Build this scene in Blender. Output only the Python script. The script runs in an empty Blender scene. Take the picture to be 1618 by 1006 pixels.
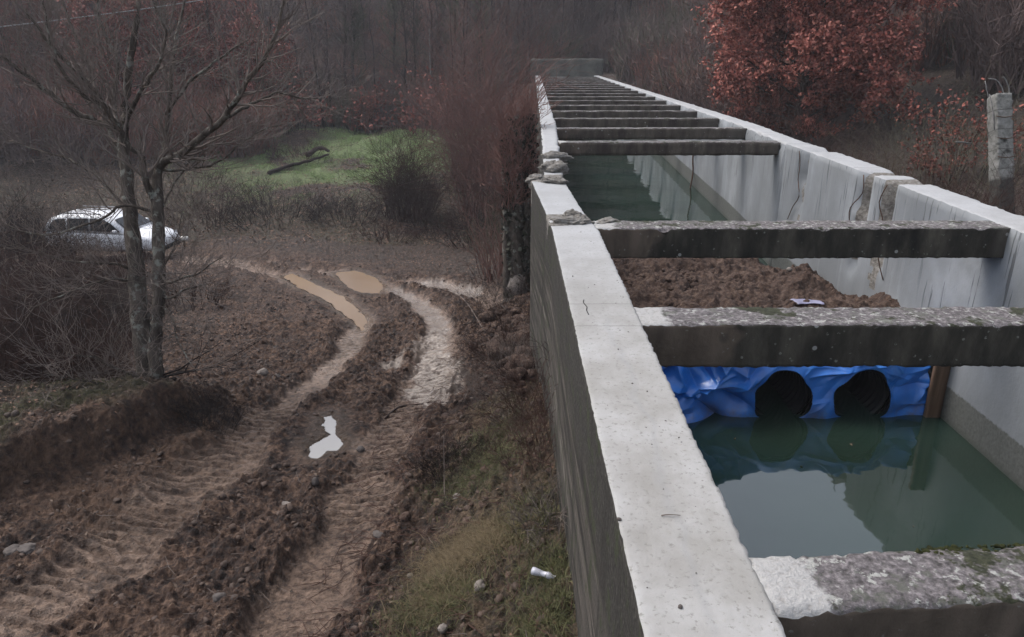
import bpy, math, random
import numpy as np
from mathutils import Vector, Matrix, Euler
R = math.radians
random.seed(7); rng = np.random.default_rng(7)
S = bpy.context.scene
C = S.collection

# ------------------------------------------------------------------ camera, sky, sun, exposure
F = 1200.0; W0, H0 = 1618.0, 1006.0
CAMZ = 1.6
PITCH = math.atan((503-56)/F)
cam_d = bpy.data.cameras.new("camera"); cam = bpy.data.objects.new("camera", cam_d); C.objects.link(cam)
cam_d.sensor_width = 36; cam_d.lens = 36*F/W0; cam_d.clip_end = 1000; cam_d.clip_start = 0.05
cam.location = (0, 0, CAMZ); cam.rotation_euler = (R(90)-PITCH, 0, R(-0.24))
S.camera = cam
w = bpy.data.worlds.new("World"); S.world = w; w.use_nodes = True
nt = w.node_tree; bg = nt.nodes['Background']
sky = nt.nodes.new('ShaderNodeTexSky'); sky.sky_type = 'NISHITA'; sky.sun_disc = False
SUN_EL, SUN_ROT = R(54), R(-58)
sky.sun_elevation = SUN_EL; sky.sun_rotation = SUN_ROT; sky.dust_density = 3.0; sky.ozone_density = 1.0
hs = nt.nodes.new('ShaderNodeHueSaturation'); hs.inputs['Saturation'].default_value = 0.46
nt.links.new(sky.outputs[0], hs.inputs['Color']); nt.links.new(hs.outputs[0], bg.inputs[0]); bg.inputs[1].default_value = 0.15
sd = bpy.data.lights.new("sun", 'SUN'); sd.energy = 0.7; sd.angle = R(24); sd.color = (1, .95, .89)
so = bpy.data.objects.new("sun", sd); C.objects.link(so)
# nishita: rotation 0 = +Y, clockwise
sdir = Vector((math.sin(SUN_ROT)*math.cos(SUN_EL), math.cos(SUN_ROT)*math.cos(SUN_EL), math.sin(SUN_EL)))
so.rotation_euler = sdir.to_track_quat('Z', 'Y').to_euler()
S.view_settings.view_transform = 'Standard'; S.view_settings.look = 'None'
S.view_settings.exposure = 1.38; S.view_settings.gamma = 1

# ------------------------------------------------------------------ numeric helpers
CM = Euler(cam.rotation_euler).to_matrix()
def ray(px, py):
    v = CM @ Vector(((px-W0/2)/F, (H0/2-py)/F, -1)); return v
def atH(px, py, H):          # point seen at a photograph pixel, H metres under the eye
    v = ray(px, py); t = -H/v.z; return Vector((v.x*t, v.y*t, CAMZ-H))
def atD(px, py, D):          # point at depth D along the view axis
    v = ray(px, py); return Vector((v.x*D, v.y*D, CAMZ+v.z*D))

def _h(ix, iy, iz, seed):
    n = (ix.astype(np.int64)*374761393 + iy.astype(np.int64)*668265263 + iz.astype(np.int64)*2147483647 + seed*1274126177) & 0xffffffff
    n = ((n ^ (n >> 13))*1274126177) & 0xffffffff
    n = ((n ^ (n >> 16))*2246822519) & 0xffffffff
    return ((n ^ (n >> 15)) & 0xffffff).astype(np.float64)/0xffffff*2-1
def vn2(x, y, seed=0):
    xi = np.floor(x); yi = np.floor(y); fx = x-xi; fy = y-yi
    fx = fx*fx*(3-2*fx); fy = fy*fy*(3-2*fy); z = np.zeros_like(xi)
    a = _h(xi, yi, z, seed); b = _h(xi+1, yi, z, seed); c = _h(xi, yi+1, z, seed); d = _h(xi+1, yi+1, z, seed)
    return (a*(1-fx)+b*fx)*(1-fy)+(c*(1-fx)+d*fx)*fy
def vn3(p, seed=0):
    x, y, z = p[:, 0], p[:, 1], p[:, 2]
    xi = np.floor(x); yi = np.floor(y); zi = np.floor(z); fx = x-xi; fy = y-yi; fz = z-zi
    fx = fx*fx*(3-2*fx); fy = fy*fy*(3-2*fy); fz = fz*fz*(3-2*fz)
    r = 0
    for dx in (0, 1):
        for dy in (0, 1):
            for dz in (0, 1):
                r = r+_h(xi+dx, yi+dy, zi+dz, seed)*(fx if dx else 1-fx)*(fy if dy else 1-fy)*(fz if dz else 1-fz)
    return r
def fbm2(x, y, o=4, seed=0, g=.5):
    r = 0; a = 1; t = 0
    ca, sa = math.cos(.6), math.sin(.6)
    for i in range(o):
        r = r+a*vn2(x, y, seed+i*17); t += a; a *= g
        x, y = (x*ca-y*sa)*2.03+3.7, (x*sa+y*ca)*2.03+1.3
    return r/t
def fbm3(p, o=3, seed=0, g=.5):
    r = 0; a = 1; t = 0
    for i in range(o):
        r = r+a*vn3(p, seed+i*13); t += a; a *= g; p = p*2.07+5.1
    return r/t
def sst(a, b, x):
    t = np.clip((x-a)/(b-a), 0, 1); return t*t*(3-2*t)
def pldist(x, y, pl):
    """distance to a polyline, arc length and side"""
    best = np.full(x.shape, 1e9); arc = np.zeros(x.shape); side = np.zeros(x.shape); acc = 0
    for (ax, ay), (bx, by) in zip(pl[:-1], pl[1:]):
        dx, dy = bx-ax, by-ay; L2 = dx*dx+dy*dy; L = math.sqrt(L2)
        t = np.clip(((x-ax)*dx+(y-ay)*dy)/L2, 0, 1)
        d = np.hypot(x-ax-t*dx, y-ay-t*dy); m = d < best
        best = np.where(m, d, best); arc = np.where(m, acc+t*L, arc)
        side = np.where(m, np.sign(dx*(y-ay)-dy*(x-ax)), side); acc += L
    return best, arc, side
def inpoly(x, y, pg):
    r = np.zeros(x.shape, bool); n = len(pg)
    for i in range(n):
        x1, y1 = pg[i]; x2, y2 = pg[(i+1) % n]
        c = ((y1 > y) != (y2 > y)); xx = (x2-x1)*(y-y1)/((y2-y1) if y2 != y1 else 1e-9)+x1
        r ^= c & (x < xx)
    return r
def sdpoly(x, y, pg):
    d, _, _ = pldist(x, y, list(pg)+[pg[0]]); return np.where(inpoly(x, y, pg), -d, d)

# ------------------------------------------------------------------ object helpers
def mesh_obj(name, V, Fc, mats=None, parent=None, mi=None, smooth=False, attrs=None):
    me = bpy.data.meshes.new(name)
    V = np.asarray(V, dtype=np.float32).reshape(-1, 3)
    if isinstance(Fc, np.ndarray):
        n, k = Fc.shape
        me.vertices.add(len(V)); me.vertices.foreach_set('co', V.ravel())
        me.loops.add(n*k); me.loops.foreach_set('vertex_index', Fc.astype(np.int32).ravel())
        me.polygons.add(n); me.polygons.foreach_set('loop_start', np.arange(0, n*k, k, dtype=np.int32))
        me.polygons.foreach_set('loop_total', np.full(n, k, dtype=np.int32))
        me.update(calc_edges=True)
    else:
        me.from_pydata([tuple(map(float, v)) for v in V], [], Fc)
    for m in (mats or []): me.materials.append(m)
    if mi is not None: me.polygons.foreach_set('material_index', np.asarray(mi, dtype=np.int32))
    if smooth: me.polygons.foreach_set('use_smooth', np.ones(len(me.polygons), dtype=bool))
    for k, a in (attrs or {}).items():
        at = me.attributes.new(k, 'FLOAT', 'POINT'); at.data.foreach_set('value', np.asarray(a, dtype=np.float32))
    me.update()
    o = bpy.data.objects.new(name, me); C.objects.link(o)
    if parent: o.parent = parent
    return o
def tag(o, label=None, cat=None, group=None, kind=None):
    if label: o['label'] = label
    if cat: o['category'] = cat
    if group: o['group'] = group
    if kind: o['kind'] = kind
    return o
def empty(name, loc=(0, 0, 0), rz=0, **k):
    o = bpy.data.objects.new(name, None); C.objects.link(o); o.location = loc; o.rotation_euler = (0, 0, rz)
    o.empty_display_size = .2
    return tag(o, **k)
def copy_tree(o, parent=None, kids=None):
    c = o.copy(); C.objects.link(c)
    if parent: c.parent = parent
    for ch in (KIDS.get(o.name, [])): copy_tree(ch, c)
    return c
KIDS = {}

class Acc:
    """collects tubes, quads and lumps as triangles / quads of ONE mesh"""
    def __init__(s): s.v = []; s.f = []; s.n = 0
    def tube(s, pts, rad, sides=5, cap=True):
        pts = [Vector(p) for p in pts]; n = len(pts)
        if n < 2: return
        b = s.n; up = Vector((0.13, 0.2, 1)).normalized()
        vs = []
        for i, p in enumerate(pts):
            t = (pts[min(i+1, n-1)]-pts[max(i-1, 0)])
            if t.length < 1e-9: t = Vector((0, 0, 1))
            t.normalize(); a = t.cross(up)
            if a.length < .05: a = t.cross(Vector((1, 0, 0)))
            a.normalize(); c = t.cross(a); r = rad[i] if hasattr(rad, '__len__') else rad
            for k in range(sides):
                an = 2*math.pi*k/sides; q = p+a*(math.cos(an)*r)+c*(math.sin(an)*r); vs.append((q.x, q.y, q.z))
        s.v += vs
        for i in range(n-1):
            for k in range(sides):
                k2 = (k+1) % sides
                s.f.append((b+i*sides+k, b+i*sides+k2, b+(i+1)*sides+k2, b+(i+1)*sides+k))
        if cap and sides > 2:
            s.f.append(tuple(b+k for k in range(sides))[::-1]); s.f.append(tuple(b+(n-1)*sides+k for k in range(sides)))
        s.n += len(vs)
    def twig(s, p, q, r):           # one thin triangle sliver pair, for sub-pixel twigs
        t = (q-p); a = t.cross(Vector((random.uniform(-1, 1), random.uniform(-1, 1), random.uniform(-1, 1))))
        if a.length < 1e-6: return
        a.normalize(); a = a*r; b = s.n
        for c in (p-a, p+a, q): s.v.append((c.x, c.y, c.z))
        s.f.append((b, b+1, b+2)); s.n += 3
    def quad(s, c, a, b2):
        b = s.n
        for q in (c-a-b2, c+a-b2, c+a+b2, c-a+b2): s.v.append((q.x, q.y, q.z))
        s.f.append((b, b+1, b+2, b+3)); s.n += 4
    def build(s, name, mats, parent=None, smooth=False):
        return mesh_obj(name, np.array(s.v), s.f, mats if isinstance(mats, list) else [mats], parent, smooth=smooth)

# ------------------------------------------------------------------ material helpers
ALB = 0.60        # all base colours share one overall level, matched to the exposure
class Mat:
    def __init__(s, name):
        s.m = bpy.data.materials.new(name); s.m.use_nodes = True; s.t = s.m.node_tree; s.n = s.t.nodes
        s.b = s.n['Principled BSDF']; s.b.inputs['Roughness'].default_value = .9
        s.b.inputs['Specular IOR Level'].default_value = .3
    def node(s, k, **kw):
        n = s.n.new(k)
        for a, v in kw.items(): setattr(n, a, v)
        return n
    def link(s, a, b): s.t.links.new(a, b)
    def inp(s, sock, v):
        if isinstance(v, bpy.types.NodeSocket): s.link(v, sock)
        elif v is not None:
            if isinstance(v, tuple) and len(v) == 3 and sock.type == 'RGBA': v = (*v, 1)
            sock.default_value = v
    def pos(s):
        g = getattr(s, '_g', None)
        if not g: g = s._g = s.node('ShaderNodeTexCoord')
        return g.outputs['Object']
    def mapping(s, scale=(1, 1, 1), loc=(0, 0, 0)):
        m = s.node('ShaderNodeMapping'); m.inputs['Scale'].default_value = scale; m.inputs['Location'].default_value = loc
        s.link(s.pos(), m.inputs[0]); return m.outputs[0]
    def noise(s, scale, detail=4, rough=.55, vec=None, dist=0):
        n = s.node('ShaderNodeTexNoise'); n.inputs['Scale'].default_value = scale; n.inputs['Detail'].default_value = detail
        n.inputs['Roughness'].default_value = rough; n.inputs['Distortion'].default_value = dist
        s.link(vec or s.pos(), n.inputs['Vector']); return n.outputs['Fac']
    def voro(s, scale, vec=None, feature='F1', out='Distance'):
        n = s.node('ShaderNodeTexVoronoi', feature=feature); n.inputs['Scale'].default_value = scale
        s.link(vec or s.pos(), n.inputs['Vector']); return n.outputs[out]
    def ramp(s, fac, stops):
        r = s.node('ShaderNodeValToRGB'); e = r.color_ramp.elements
        while len(e) < len(stops): e.new(.5)
        for i, (p, c) in enumerate(stops):
            e[i].position = p; e[i].color = (*c, 1) if isinstance(c, tuple) else (c, c, c, 1)
        s.link(fac, r.inputs[0]); return r.outputs[0]
    def math(s, op, a, b=None, clamp=False):
        n = s.node('ShaderNodeMath', operation=op); n.use_clamp = clamp; s.inp(n.inputs[0], a); s.inp(n.inputs[1], b); return n.outputs[0]
    def mix(s, fac, a, b, mode='MIX'):
        n = s.node('ShaderNodeMix', data_type='RGBA', blend_type=mode)
        s.inp(n.inputs['Factor'], fac); s.inp(n.inputs['A'], a); s.inp(n.inputs['B'], b); return n.outputs['Result']
    def attr(s, name):
        n = s.node('ShaderNodeAttribute', attribute_name=name); return n.outputs['Fac']
    def sep(s):
        n = s.node('ShaderNodeSeparateXYZ'); s.link(s.pos(), n.inputs[0]); return n.outputs
    def bump(s, h, dist=.01, strength=1, nrm=None):
        n = s.node('ShaderNodeBump'); n.inputs['Distance'].default_value = dist; n.inputs['Strength'].default_value = strength
        s.link(h, n.inputs['Height'])
        if nrm: s.link(nrm, n.inputs['Normal'])
        return n.outputs[0]
    def out(s, color=None, rough=None, nrm=None, spec=None, metal=None):
        if isinstance(color, bpy.types.NodeSocket): color = s.mix(1.0, color, (ALB, ALB, ALB), 'MULTIPLY')
        elif color is not None: color = tuple(v*ALB for v in color)
        s.inp(s.b.inputs['Base Color'], color)
        if rough is not None: s.inp(s.b.inputs['Roughness'], rough)
        if nrm is not None: s.inp(s.b.inputs['Normal'], nrm)
        if spec is not None: s.inp(s.b.inputs['Specular IOR Level'], spec)
        if metal is not None: s.inp(s.b.inputs['Metallic'], metal)
        return s.m
def simple(name, col, rough=.9, var=.35, scale=8, spec=.3, bump=0, metal=0):
    m = Mat(name); n = m.noise(scale, 4)
    c = m.ramp(n, [(.3, tuple(x*(1-var) for x in col)), (.7, tuple(min(1, x*(1+var)) for x in col))])
    return m.out(c, rough, m.bump(n, bump) if bump else None, spec, metal)
def twigmat(name, col, var=.3):
    m = Mat(name); oi = m.node('ShaderNodeObjectInfo'); n = m.noise(.9, 2)
    f = m.math('ADD', m.math('MULTIPLY', oi.outputs['Random'], .5), m.math('MULTIPLY', n, .5))
    c = m.ramp(f, [(.2, tuple(x*(1-var) for x in col)), (.8, tuple(x*(1+var) for x in col))])
    return m.out(c, .95, spec=.1)

# ---- concrete
def m_top():
    m = Mat('pale_concrete_top')
    n1 = m.noise(3, 5, .6); n2 = m.noise(40, 4, .7); n3 = m.noise(12, 4, .65); v = m.sep()
    c = m.ramp(n1, [(.3, (.36, .345, .325)), (.55, (.46, .45, .435)), (.75, (.52, .515, .51))])
    c = m.mix(m.ramp(n2, [(.34, .9), (.44, 0.)]), c, (.25, .24, .22))
    c = m.mix(m.ramp(n3, [(.62, 0.), (.75, .5)]), c, (.36, .33, .27))
    st = m.noise(1.3, 6, .7, m.mapping((1, .6, 1), (2, 2, 2))); c = m.mix(m.ramp(st, [(.48, 0.), (.62, .55)]), c, (.28, .265, .235))
    # warm near camera, cool further along the wall
    c = m.mix(m.math('MULTIPLY', m.math('SUBTRACT', v[1], 3.5), .25, True), c, m.mix(.45, c, (.50, .52, .55)))
    # construction joints across the wall
    for yy, st in ((4.17, .6), (4.56, .7), (9.9, .5), (14.2, .5)):
        d = m.math('ABSOLUTE', m.math('SUBTRACT', m.math('ADD', v[1], m.math('MULTIPLY', n3, .03)), yy+.015))
        c = m.mix(m.math('MULTIPLY', m.math('LESS_THAN', d, .0045 if yy < 5 else .012), st), c, (.16, .15, .14))
    # damp trickle line down the middle
    d = m.math('ABSOLUTE', m.math('SUBTRACT', m.math('ADD', v[0], m.math('MULTIPLY', m.noise(2.2, 2), .22)), .70))
    c = m.mix(m.math('MULTIPLY', m.ramp(d, [(.0, .35), (.022, 0.)]), m.math('LESS_THAN', v[1], 4.3)), c, (.33, .33, .33))
    vo = m.voro(9); c = m.mix(m.ramp(vo, [(.025, .85), (.05, 0.)]), c, (.2, .18, .16))
    return m.out(c, .88, m.bump(m.math('ADD', n2, m.math('MULTIPLY', n3, 1.5)), .004, .7))
def m_outer():
    m = Mat('weathered_outer_concrete'); v = m.sep()
    a = m.noise(1, 6, .65, m.mapping((4, .5, 13))); b = m.noise(1, 4, .6, m.mapping((2, 1.8, 5), (3, 3, 3))); g = m.noise(45, 3)
    c = m.ramp(a, [(.34, (.010, .008, .007)), (.45, (.028, .023, .019)), (.53, (.065, .054, .045)), (.62, (.13, .112, .094)), (.75, (.36, .33, .28))])
    c = m.mix(m.ramp(b, [(.45, 0.), (.65, .7)]), c, (.10, .088, .075))
    # lichen-black band under the coping, moss green specks
    up = m.math('ADD', v[2], m.math('MULTIPLY', m.math('SUBTRACT', b, .5), .55))
    c = m.mix(m.ramp(m.math('ADD', up, 1.0), [(.40, 0.), (.60, .9)]), c, m.ramp(g, [(.35, (.018, .016, .013)), (.6, (.05, .045, .038)), (.72, (.12, .11, .10))]))
    vs = m.noise(1, 4, .65, m.mapping((5, 5, .7), (1, 1, 1))); c = m.mix(m.ramp(vs, [(.50, 0.), (.64, .75)]), c, (.022, .019, .015))
    mo = m.noise(7, 4, .7); c = m.mix(m.ramp(mo, [(.54, 0.), (.64, .75)]), c, (.04, .05, .018))
    return m.out(c, .95, m.bump(m.math('ADD', a, m.math('MULTIPLY', g, .3)), .025, .9))
def m_inner():
    m = Mat('streaked_inner_concrete'); v = m.sep()
    a = m.noise(1, 5, .6, m.mapping((7, 7, .35))); b = m.noise(1, 3, .5, m.mapping((1.2, 1.2, .5), (5, 2, 1))); c3 = m.noise(1, 3, .6, m.mapping((16, 16, .9), (9, 2, 1))); g = m.noise(30, 4, .6)
    c = m.ramp(b, [(.3, (.23, .245, .26)), (.5, (.31, .33, .35)), (.72, (.42, .44, .46))])
    c = m.mix(m.ramp(a, [(.56, 0.), (.70, .35)]), c, (.50, .53, .56)); bl = m.noise(1.1, 5, .65); c = m.mix(m.ramp(bl, [(.42, .5), (.6, 0.)]), c, (.21, .22, .225))
    # dark drips hang from the top, ending at ragged heights
    hang = m.math('ADD', v[2], m.math('MULTIPLY', b, 2.2))
    dm = m.math('MULTIPLY', m.ramp(c3, [(.60, 0.), (.63, 1.)]), m.ramp(m.math('MULTIPLY', hang, .5), [(.0, 0.), (.22, .85)]))
    c = m.mix(dm, c, (.10, .105, .11))
    c = m.mix(m.ramp(m.math('ADD', v[2], 1.0), [(.75, 0.), (1., .22)]), c, (.2, .2, .19))
    # tide band near the water
    lo = m.ramp(m.math('MULTIPLY', m.math('ADD', m.math('ADD', v[2], 1.72), m.math('MULTIPLY', m.math('SUBTRACT', g, .5), .05)), -20, True), [(.3, 0.), (.7, 1.)])
    c = m.mix(lo, c, m.ramp(g, [(.3, (.10, .105, .095)), (.7, (.16, .165, .155))]))
    lo2 = m.ramp(m.math('MULTIPLY', m.math('ADD', v[2], 2.0), -8, True), [(.2, 0.), (.8, .6)])
    c = m.mix(lo2, c, (.05, .06, .045))
    return m.out(c, .85, m.bump(g, .004, .6))
def m_beamtop():
    m = Mat('lichened_beam_top'); v = m.sep()
    a = m.noise(9, 6, .7, dist=.2); g = m.noise(38, 5, .7); mo = m.noise(4.5, 5, .7, m.mapping((1, 1, 1), (7, 7, 7))); l = m.noise(17, 5, .65, m.mapping((1, 1, 1), (1, 8, 3)), dist=.3)
    c = m.ramp(g, [(.34, (.06, .054, .052)), (.5, (.16, .143, .145)), (.66, (.33, .295, .30))])
    c = m.mix(m.ramp(l, [(.57, 0.), (.60, .9)]), c, m.ramp(g, [(.3, (.36, .36, .33)), (.7, (.55, .55, .51))]))
    c = m.mix(m.ramp(a, [(.54, 0.), (.60, .7)]), c, (.12, .125, .10))
    nearm = m.math('MULTIPLY', m.math('LESS_THAN', v[1], 3), m.math('MULTIPLY', m.math('SUBTRACT', v[0], 1.55, True), .22))
    c = m.mix(m.ramp(m.math('ADD', mo, nearm), [(.56, 0.), (.60, .95)]), c, m.ramp(g, [(.3, (.012, .014, .006)), (.6, (.045, .05, .02)), (.75, (.085, .08, .04))]))
    # pale screed at the wall end
    e = m.math('ADD', v[0], m.math('MULTIPLY', m.math('SUBTRACT', a, .5), .25))
    c = m.mix(m.ramp(m.math('MULTIPLY', e, .5), [(.47, 1.), (.49, 0.)]), c, m.ramp(g, [(.3, (.36, .34, .32)), (.5, (.50, .49, .475))]))
    return m.out(c, .95, m.bump(m.math('ADD', g, m.math('MULTIPLY', mo, 1.5)), .014, 1))
def m_beamface():
    m = Mat('blackened_beam_face'); v = m.sep()
    g = m.noise(35, 5, .7); a = m.noise(1, 4, .6, m.mapping((6, 6, 2))); b = m.noise(1.6, 3, .5)
    c = m.ramp(a, [(.3, (.015, .013, .011)), (.5, (.042, .037, .028)), (.7, (.10, .088, .068))])
    c = m.mix(m.ramp(g, [(.60, 0.), (.72, .5)]), c, (.07, .07, .06))
    # bare brown concrete at the left end
    e = m.math('ADD', v[0], m.math('MULTIPLY', m.math('SUBTRACT', b, .5), 1.6))
    c = m.mix(m.ramp(m.math('MULTIPLY', e, .5), [(.66, .9), (.69, 0.)]), c, m.ramp(a, [(.35, (.09, .068, .05)), (.65, (.17, .13, .10))]))
    c = m.mix(m.math('MULTIPLY', m.math('GREATER_THAN', v[1], 11.0), .55), c, m.ramp(a, [(.35, (.07, .052, .042)), (.65, (.16, .13, .105))]))
    e2 = m.math('ADD', v[0], m.math('MULTIPLY', m.math('SUBTRACT', b, .5), .3))
    c = m.mix(m.ramp(m.math('MULTIPLY', e2, .2), [(.86, 0.), (.875, .6)]), c, (.12, .105, .09))
    # board seam halfway down
    # round lichens
    vo = m.voro(6.5); rn = m.noise(1.7, 2, .5, m.mapping((1, 1, 1), (4, 4, 9)))
    c = m.mix(m.math('MULTIPLY', m.ramp(vo, [(.085, .85), (.11, 0.)]), m.ramp(rn, [(.50, 0.), (.53, 1.)])), c, (.36, .36, .34))
    vo = m.voro(17); c = m.mix(m.math('MULTIPLY', m.ramp(vo, [(.13, .7), (.18, 0.)]), m.ramp(g, [(.5, 0.), (.55, 1.)])), c, (.26, .26, .23))
    return m.out(c, .95, m.bump(m.math('ADD', g, a), .008, .9))
def m_broken():
    m = Mat('broken_concrete'); g = m.noise(22, 5, .7); v = m.voro(16)
    c = m.ramp(g, [(.3, (.11, .095, .08)), (.55, (.26, .24, .215)), (.75, (.42, .40, .37))])
    c = m.mix(m.ramp(v, [(.2, .6), (.35, 0.)]), c, (.33, .32, .30))
    return m.out(c, .95, m.bump(g, .02, 1))
MT = dict(top=m_top(), outer=m_outer(), inner=m_inner(), btop=m_beamtop(), bface=m_beamface(), broken=m_broken())
MT['rust'] = simple('rusty_steel', (.10, .05, .03), .8, .5, 20)
MT['greysteel'] = simple('weathered_rebar', (.22, .21, .2), .7, .4, 20)
MT['crackdark'] = simple('dark_crack', (.03, .028, .025), .95)
MT['floor'] = simple('silt_floor', (.04, .05, .035), .9)

# ------------------------------------------------------------------ the flume's course
YK = [-6, 6.5, 7.3, 8.95, 9.05, 15.9, 57, 70]
XO = [.38, .38, .35, .262, .415, .64, 1.9, 2.3]
XI = [.79, .79, .72, .65, .66, .98, 2.30, 2.7]
def xo(y): return np.interp(y, YK, XO)
def xi(y): return np.interp(y, YK, XI)
def rin(y): return np.interp(y, [-6, 12.5, 15.9, 57, 70], [4.46, 4.46, 4.69, 6.16, 6.6])
def rout(y): return rin(y)+.41
def zt(y): return np.interp(y, [-6, 9, 12, 16, 57, 70], [0, 0, -.02, -.1, -1.1, -1.3])
WATER_Z = -2.10; FLOOR_Z = -2.9

def rough_box(name, fx, ys, zr, nx, nz, mats, amp=.004, chip=.02, parent=None, seed=0, facemat=None, chipfreq=3.5, cut=None, ends=True, ztop=None, tilt=None):
    """fx(y)->(x0,x1) ; ys list of y stations ; zr=(z0,z1) relative to course ; subdivided, noisy, chipped box"""
    ys = np.asarray(ys, float); V = []; Fq = []; MI = []; base = 0
    z0, z1 = zr
    def grid(P, mi):
        nonlocal base
        a, b, _ = P.shape; V.append(P.reshape(-1, 3))
        i, j = np.meshgrid(np.arange(a-1), np.arange(b-1), indexing='ij')
        q = np.stack([i*b+j, i*b+j+1, (i+1)*b+j+1, (i+1)*b+j], -1).reshape(-1, 4)+base
        Fq.append(q); MI.append(np.full(len(q), mi)); base += a*b
    us = np.linspace(0, 1, nx+1); zs = np.linspace(0, 1, nz+1)
    # parametric (u,y,w)
    Y, U = np.meshgrid(ys, us, indexing='ij'); grid(np.stack([U, Y, np.ones_like(U)], -1), 0)
    if z0 > -9: grid(np.stack([U[:, ::-1], Y, np.zeros_like(U)], -1), 3)
    Y, Z = np.meshgrid(ys, zs, indexing='ij'); grid(np.stack([np.zeros_like(Z), Y, Z], -1), 1)
    grid(np.stack([np.ones_like(Z), Y, Z[:, ::-1]], -1), 2)
    if ends:
        U, Z = np.meshgrid(us, zs, indexing='ij')
        grid(np.stack([U, np.full_like(U, ys[0]), Z], -1), 4); grid(np.stack([U, np.full_like(U, ys[-1]), Z[:, ::-1]], -1), 5)
    P = np.concatenate(V); Fq = np.concatenate(Fq); MI = np.concatenate(MI)
    u, y, wv = P[:, 0], P[:, 1], P[:, 2]
    x0, x1 = fx(y); top = zt(y)+z1 if ztop is None else ztop(y); bot = zt(y)+z0
    X = x0+(x1-x0)*u; Z = bot+(top-bot)*wv
    if tilt: y = y+tilt*(X-.8)
    Q = np.stack([X, y, Z], -1)
    # distances to faces
    dx = np.minimum(X-x0, x1-X); dz = np.minimum(top-Z, Z-bot); dy = np.minimum(P[:, 1]-ys[0], ys[-1]-P[:, 1]) if ends else np.full(len(X), 9.)
    ds = np.sort(np.stack([dx, dz, dy], -1), -1); ed = ds[:, 1]
    ch = np.clip(fbm3(Q*chipfreq*4+seed, 3, seed), -.2, 1)+.25; ch2 = np.clip(fbm3(Q*chipfreq+seed, 2, seed+5)*2-.55, 0, 1)
    hf = np.clip(vn3(Q*38, seed+50)+.4*vn3(Q*80, seed+51), -.3, 1.2)
    pull = np.exp(-ed/.010)*chip*(.3+ch*.4+hf*.8)+np.exp(-ed/.03)*max(chip, .008)*3.5*ch2**1.5*np.clip(ch+.2, 0, 1)
    cx = np.where(X-x0 < x1-X, 1, -1); cz = np.where(top-Z < Z-bot, -1, 1)
    Q[:, 0] += pull*cx*(dx < .05); Q[:, 2] += pull*cz*(dz < .05)
    for k in range(3): Q[:, k] += fbm3(Q*5+k*31+seed, 3, seed+k)*amp+vn3(Q*22+k*11, seed+k)*amp*.35
    if cut is not None: Q = cut(Q, dx, dz)
    fm = facemat or [0, 0, 0, 0, 0, 0]; mi = np.array(fm)[MI]
    o = mesh_obj(name, Q, Fq, mats, parent, mi=mi, smooth=True)
    import bmesh
    bm = bmesh.new(); bm.from_mesh(o.data); bmesh.ops.remove_doubles(bm, verts=bm.verts, dist=.0004)
    bmesh.ops.recalc_face_normals(bm, faces=bm.faces); bm.to_mesh(o.data); bm.free()
    return o
def stations(a, b, near=.035, k=.009):
    r = [a]
    while r[-1] < b: r.append(r[-1]+max(near, k*abs(r[-1]-.5)))
    r[-1] = b; return r

flume = empty('concrete_flume', (0, 0, 0), label='long open concrete channel on high walls, with cross beams, running back to the wood', cat='canal')
WM = [MT['top'], MT['outer'], MT['inner'], MT['broken']]
def rubble_cut(cx, cy, rad, depth, inner=None):
    def f(Q, dx, dz):
        d = np.hypot((Q[:, 1]-cy)/1.0, 0); m = np.exp(-(d/rad)**2)*np.clip(.6+fbm3(Q*9, 3, 3)*1.6, 0, 1.6)
        zz = np.clip((Q[:, 2]+.9)/.9, 0, 1)
        Q[:, 2] -= m*depth*(zz > .5); return Q
    return f
lw = rough_box('side_wall', lambda y: (xo(y), xi(y)), stations(-4, .8)[:-1]+stations(.8, 9.0, .02, .006), (-3.6, 0), 26, 70, WM, .0015, .005, flume, 1, [0, 1, 2, 2, 3, 3])
tag(lw, 'near left wall with white top and streaked dark outer face')
lw2 = rough_box('side_wall', lambda y: (xo(y), xi(y)), stations(9.02, 58, .06, .012), (-6.2, -.01), 8, 40, WM, .006, .03, flume, 2, [0, 1, 2, 2, 3, 3])
def rcut(Q, dx, dz):
    for cy, wd, dep in ((8.85, .13, .20), (9.5, .16, .24), (11.6, .16, .2)):
        m = np.exp(-((Q[:, 1]-cy-.1*Q[:, 2]*0)/wd)**4)*(np.clip(.75+fbm3(Q*7, 3, 9)*.9, 0, 1.4))
        low = sst(-1.55, -.1, Q[:, 2]+fbm3(Q*2.5, 2, 4)*.5)
        near = np.exp(-np.abs(Q[:, 0]-4.46)/.2)
        Q[:, 0] += m*dep*low*near
        Q[:, 2] -= m*.07*(Q[:, 2] > -.05)
    return Q
rw = rough_box('side_wall', lambda y: (rin(y), rout(y)), stations(-4, 12.4, .045, .008), (-6.2, 0), 12, 70, WM, .004, .012, flume, 3, [0, 2, 1, 2, 3, 3], cut=rcut)
tag(rw, 'near right wall with pale streaked inner face')
rw2 = rough_box('side_wall', lambda y: (rin(y), rout(y)), stations(12.4, 58, .08, .012), (-6.2, 0), 8, 40, WM, .01, .05, flume, 4, [0, 2, 1, 2, 3, 3])
fl = mesh_obj('floor', [(xo(y)-.0, y, FLOOR_Z) if k == 0 else (rout(y), y, FLOOR_Z) for y in (-4, 9, 12, 16, 58) for k in (0, 1)], [(2*i, 2*i+1, 2*i+3, 2*i+2) for i in range(4)], [MT['floor']], flume)
fl2 = mesh_obj('floor_slab', [(xo(y)+.05, y, -3.3) if k == 0 else (rout(y)-.05, y, -3.3) for y in (-4, 9, 12, 16, 58) for k in (0, 1)], [(2*i, 2*i+1, 2*i+3, 2*i+2) for i in range(4)], [MT['outer']], flume)
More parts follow.
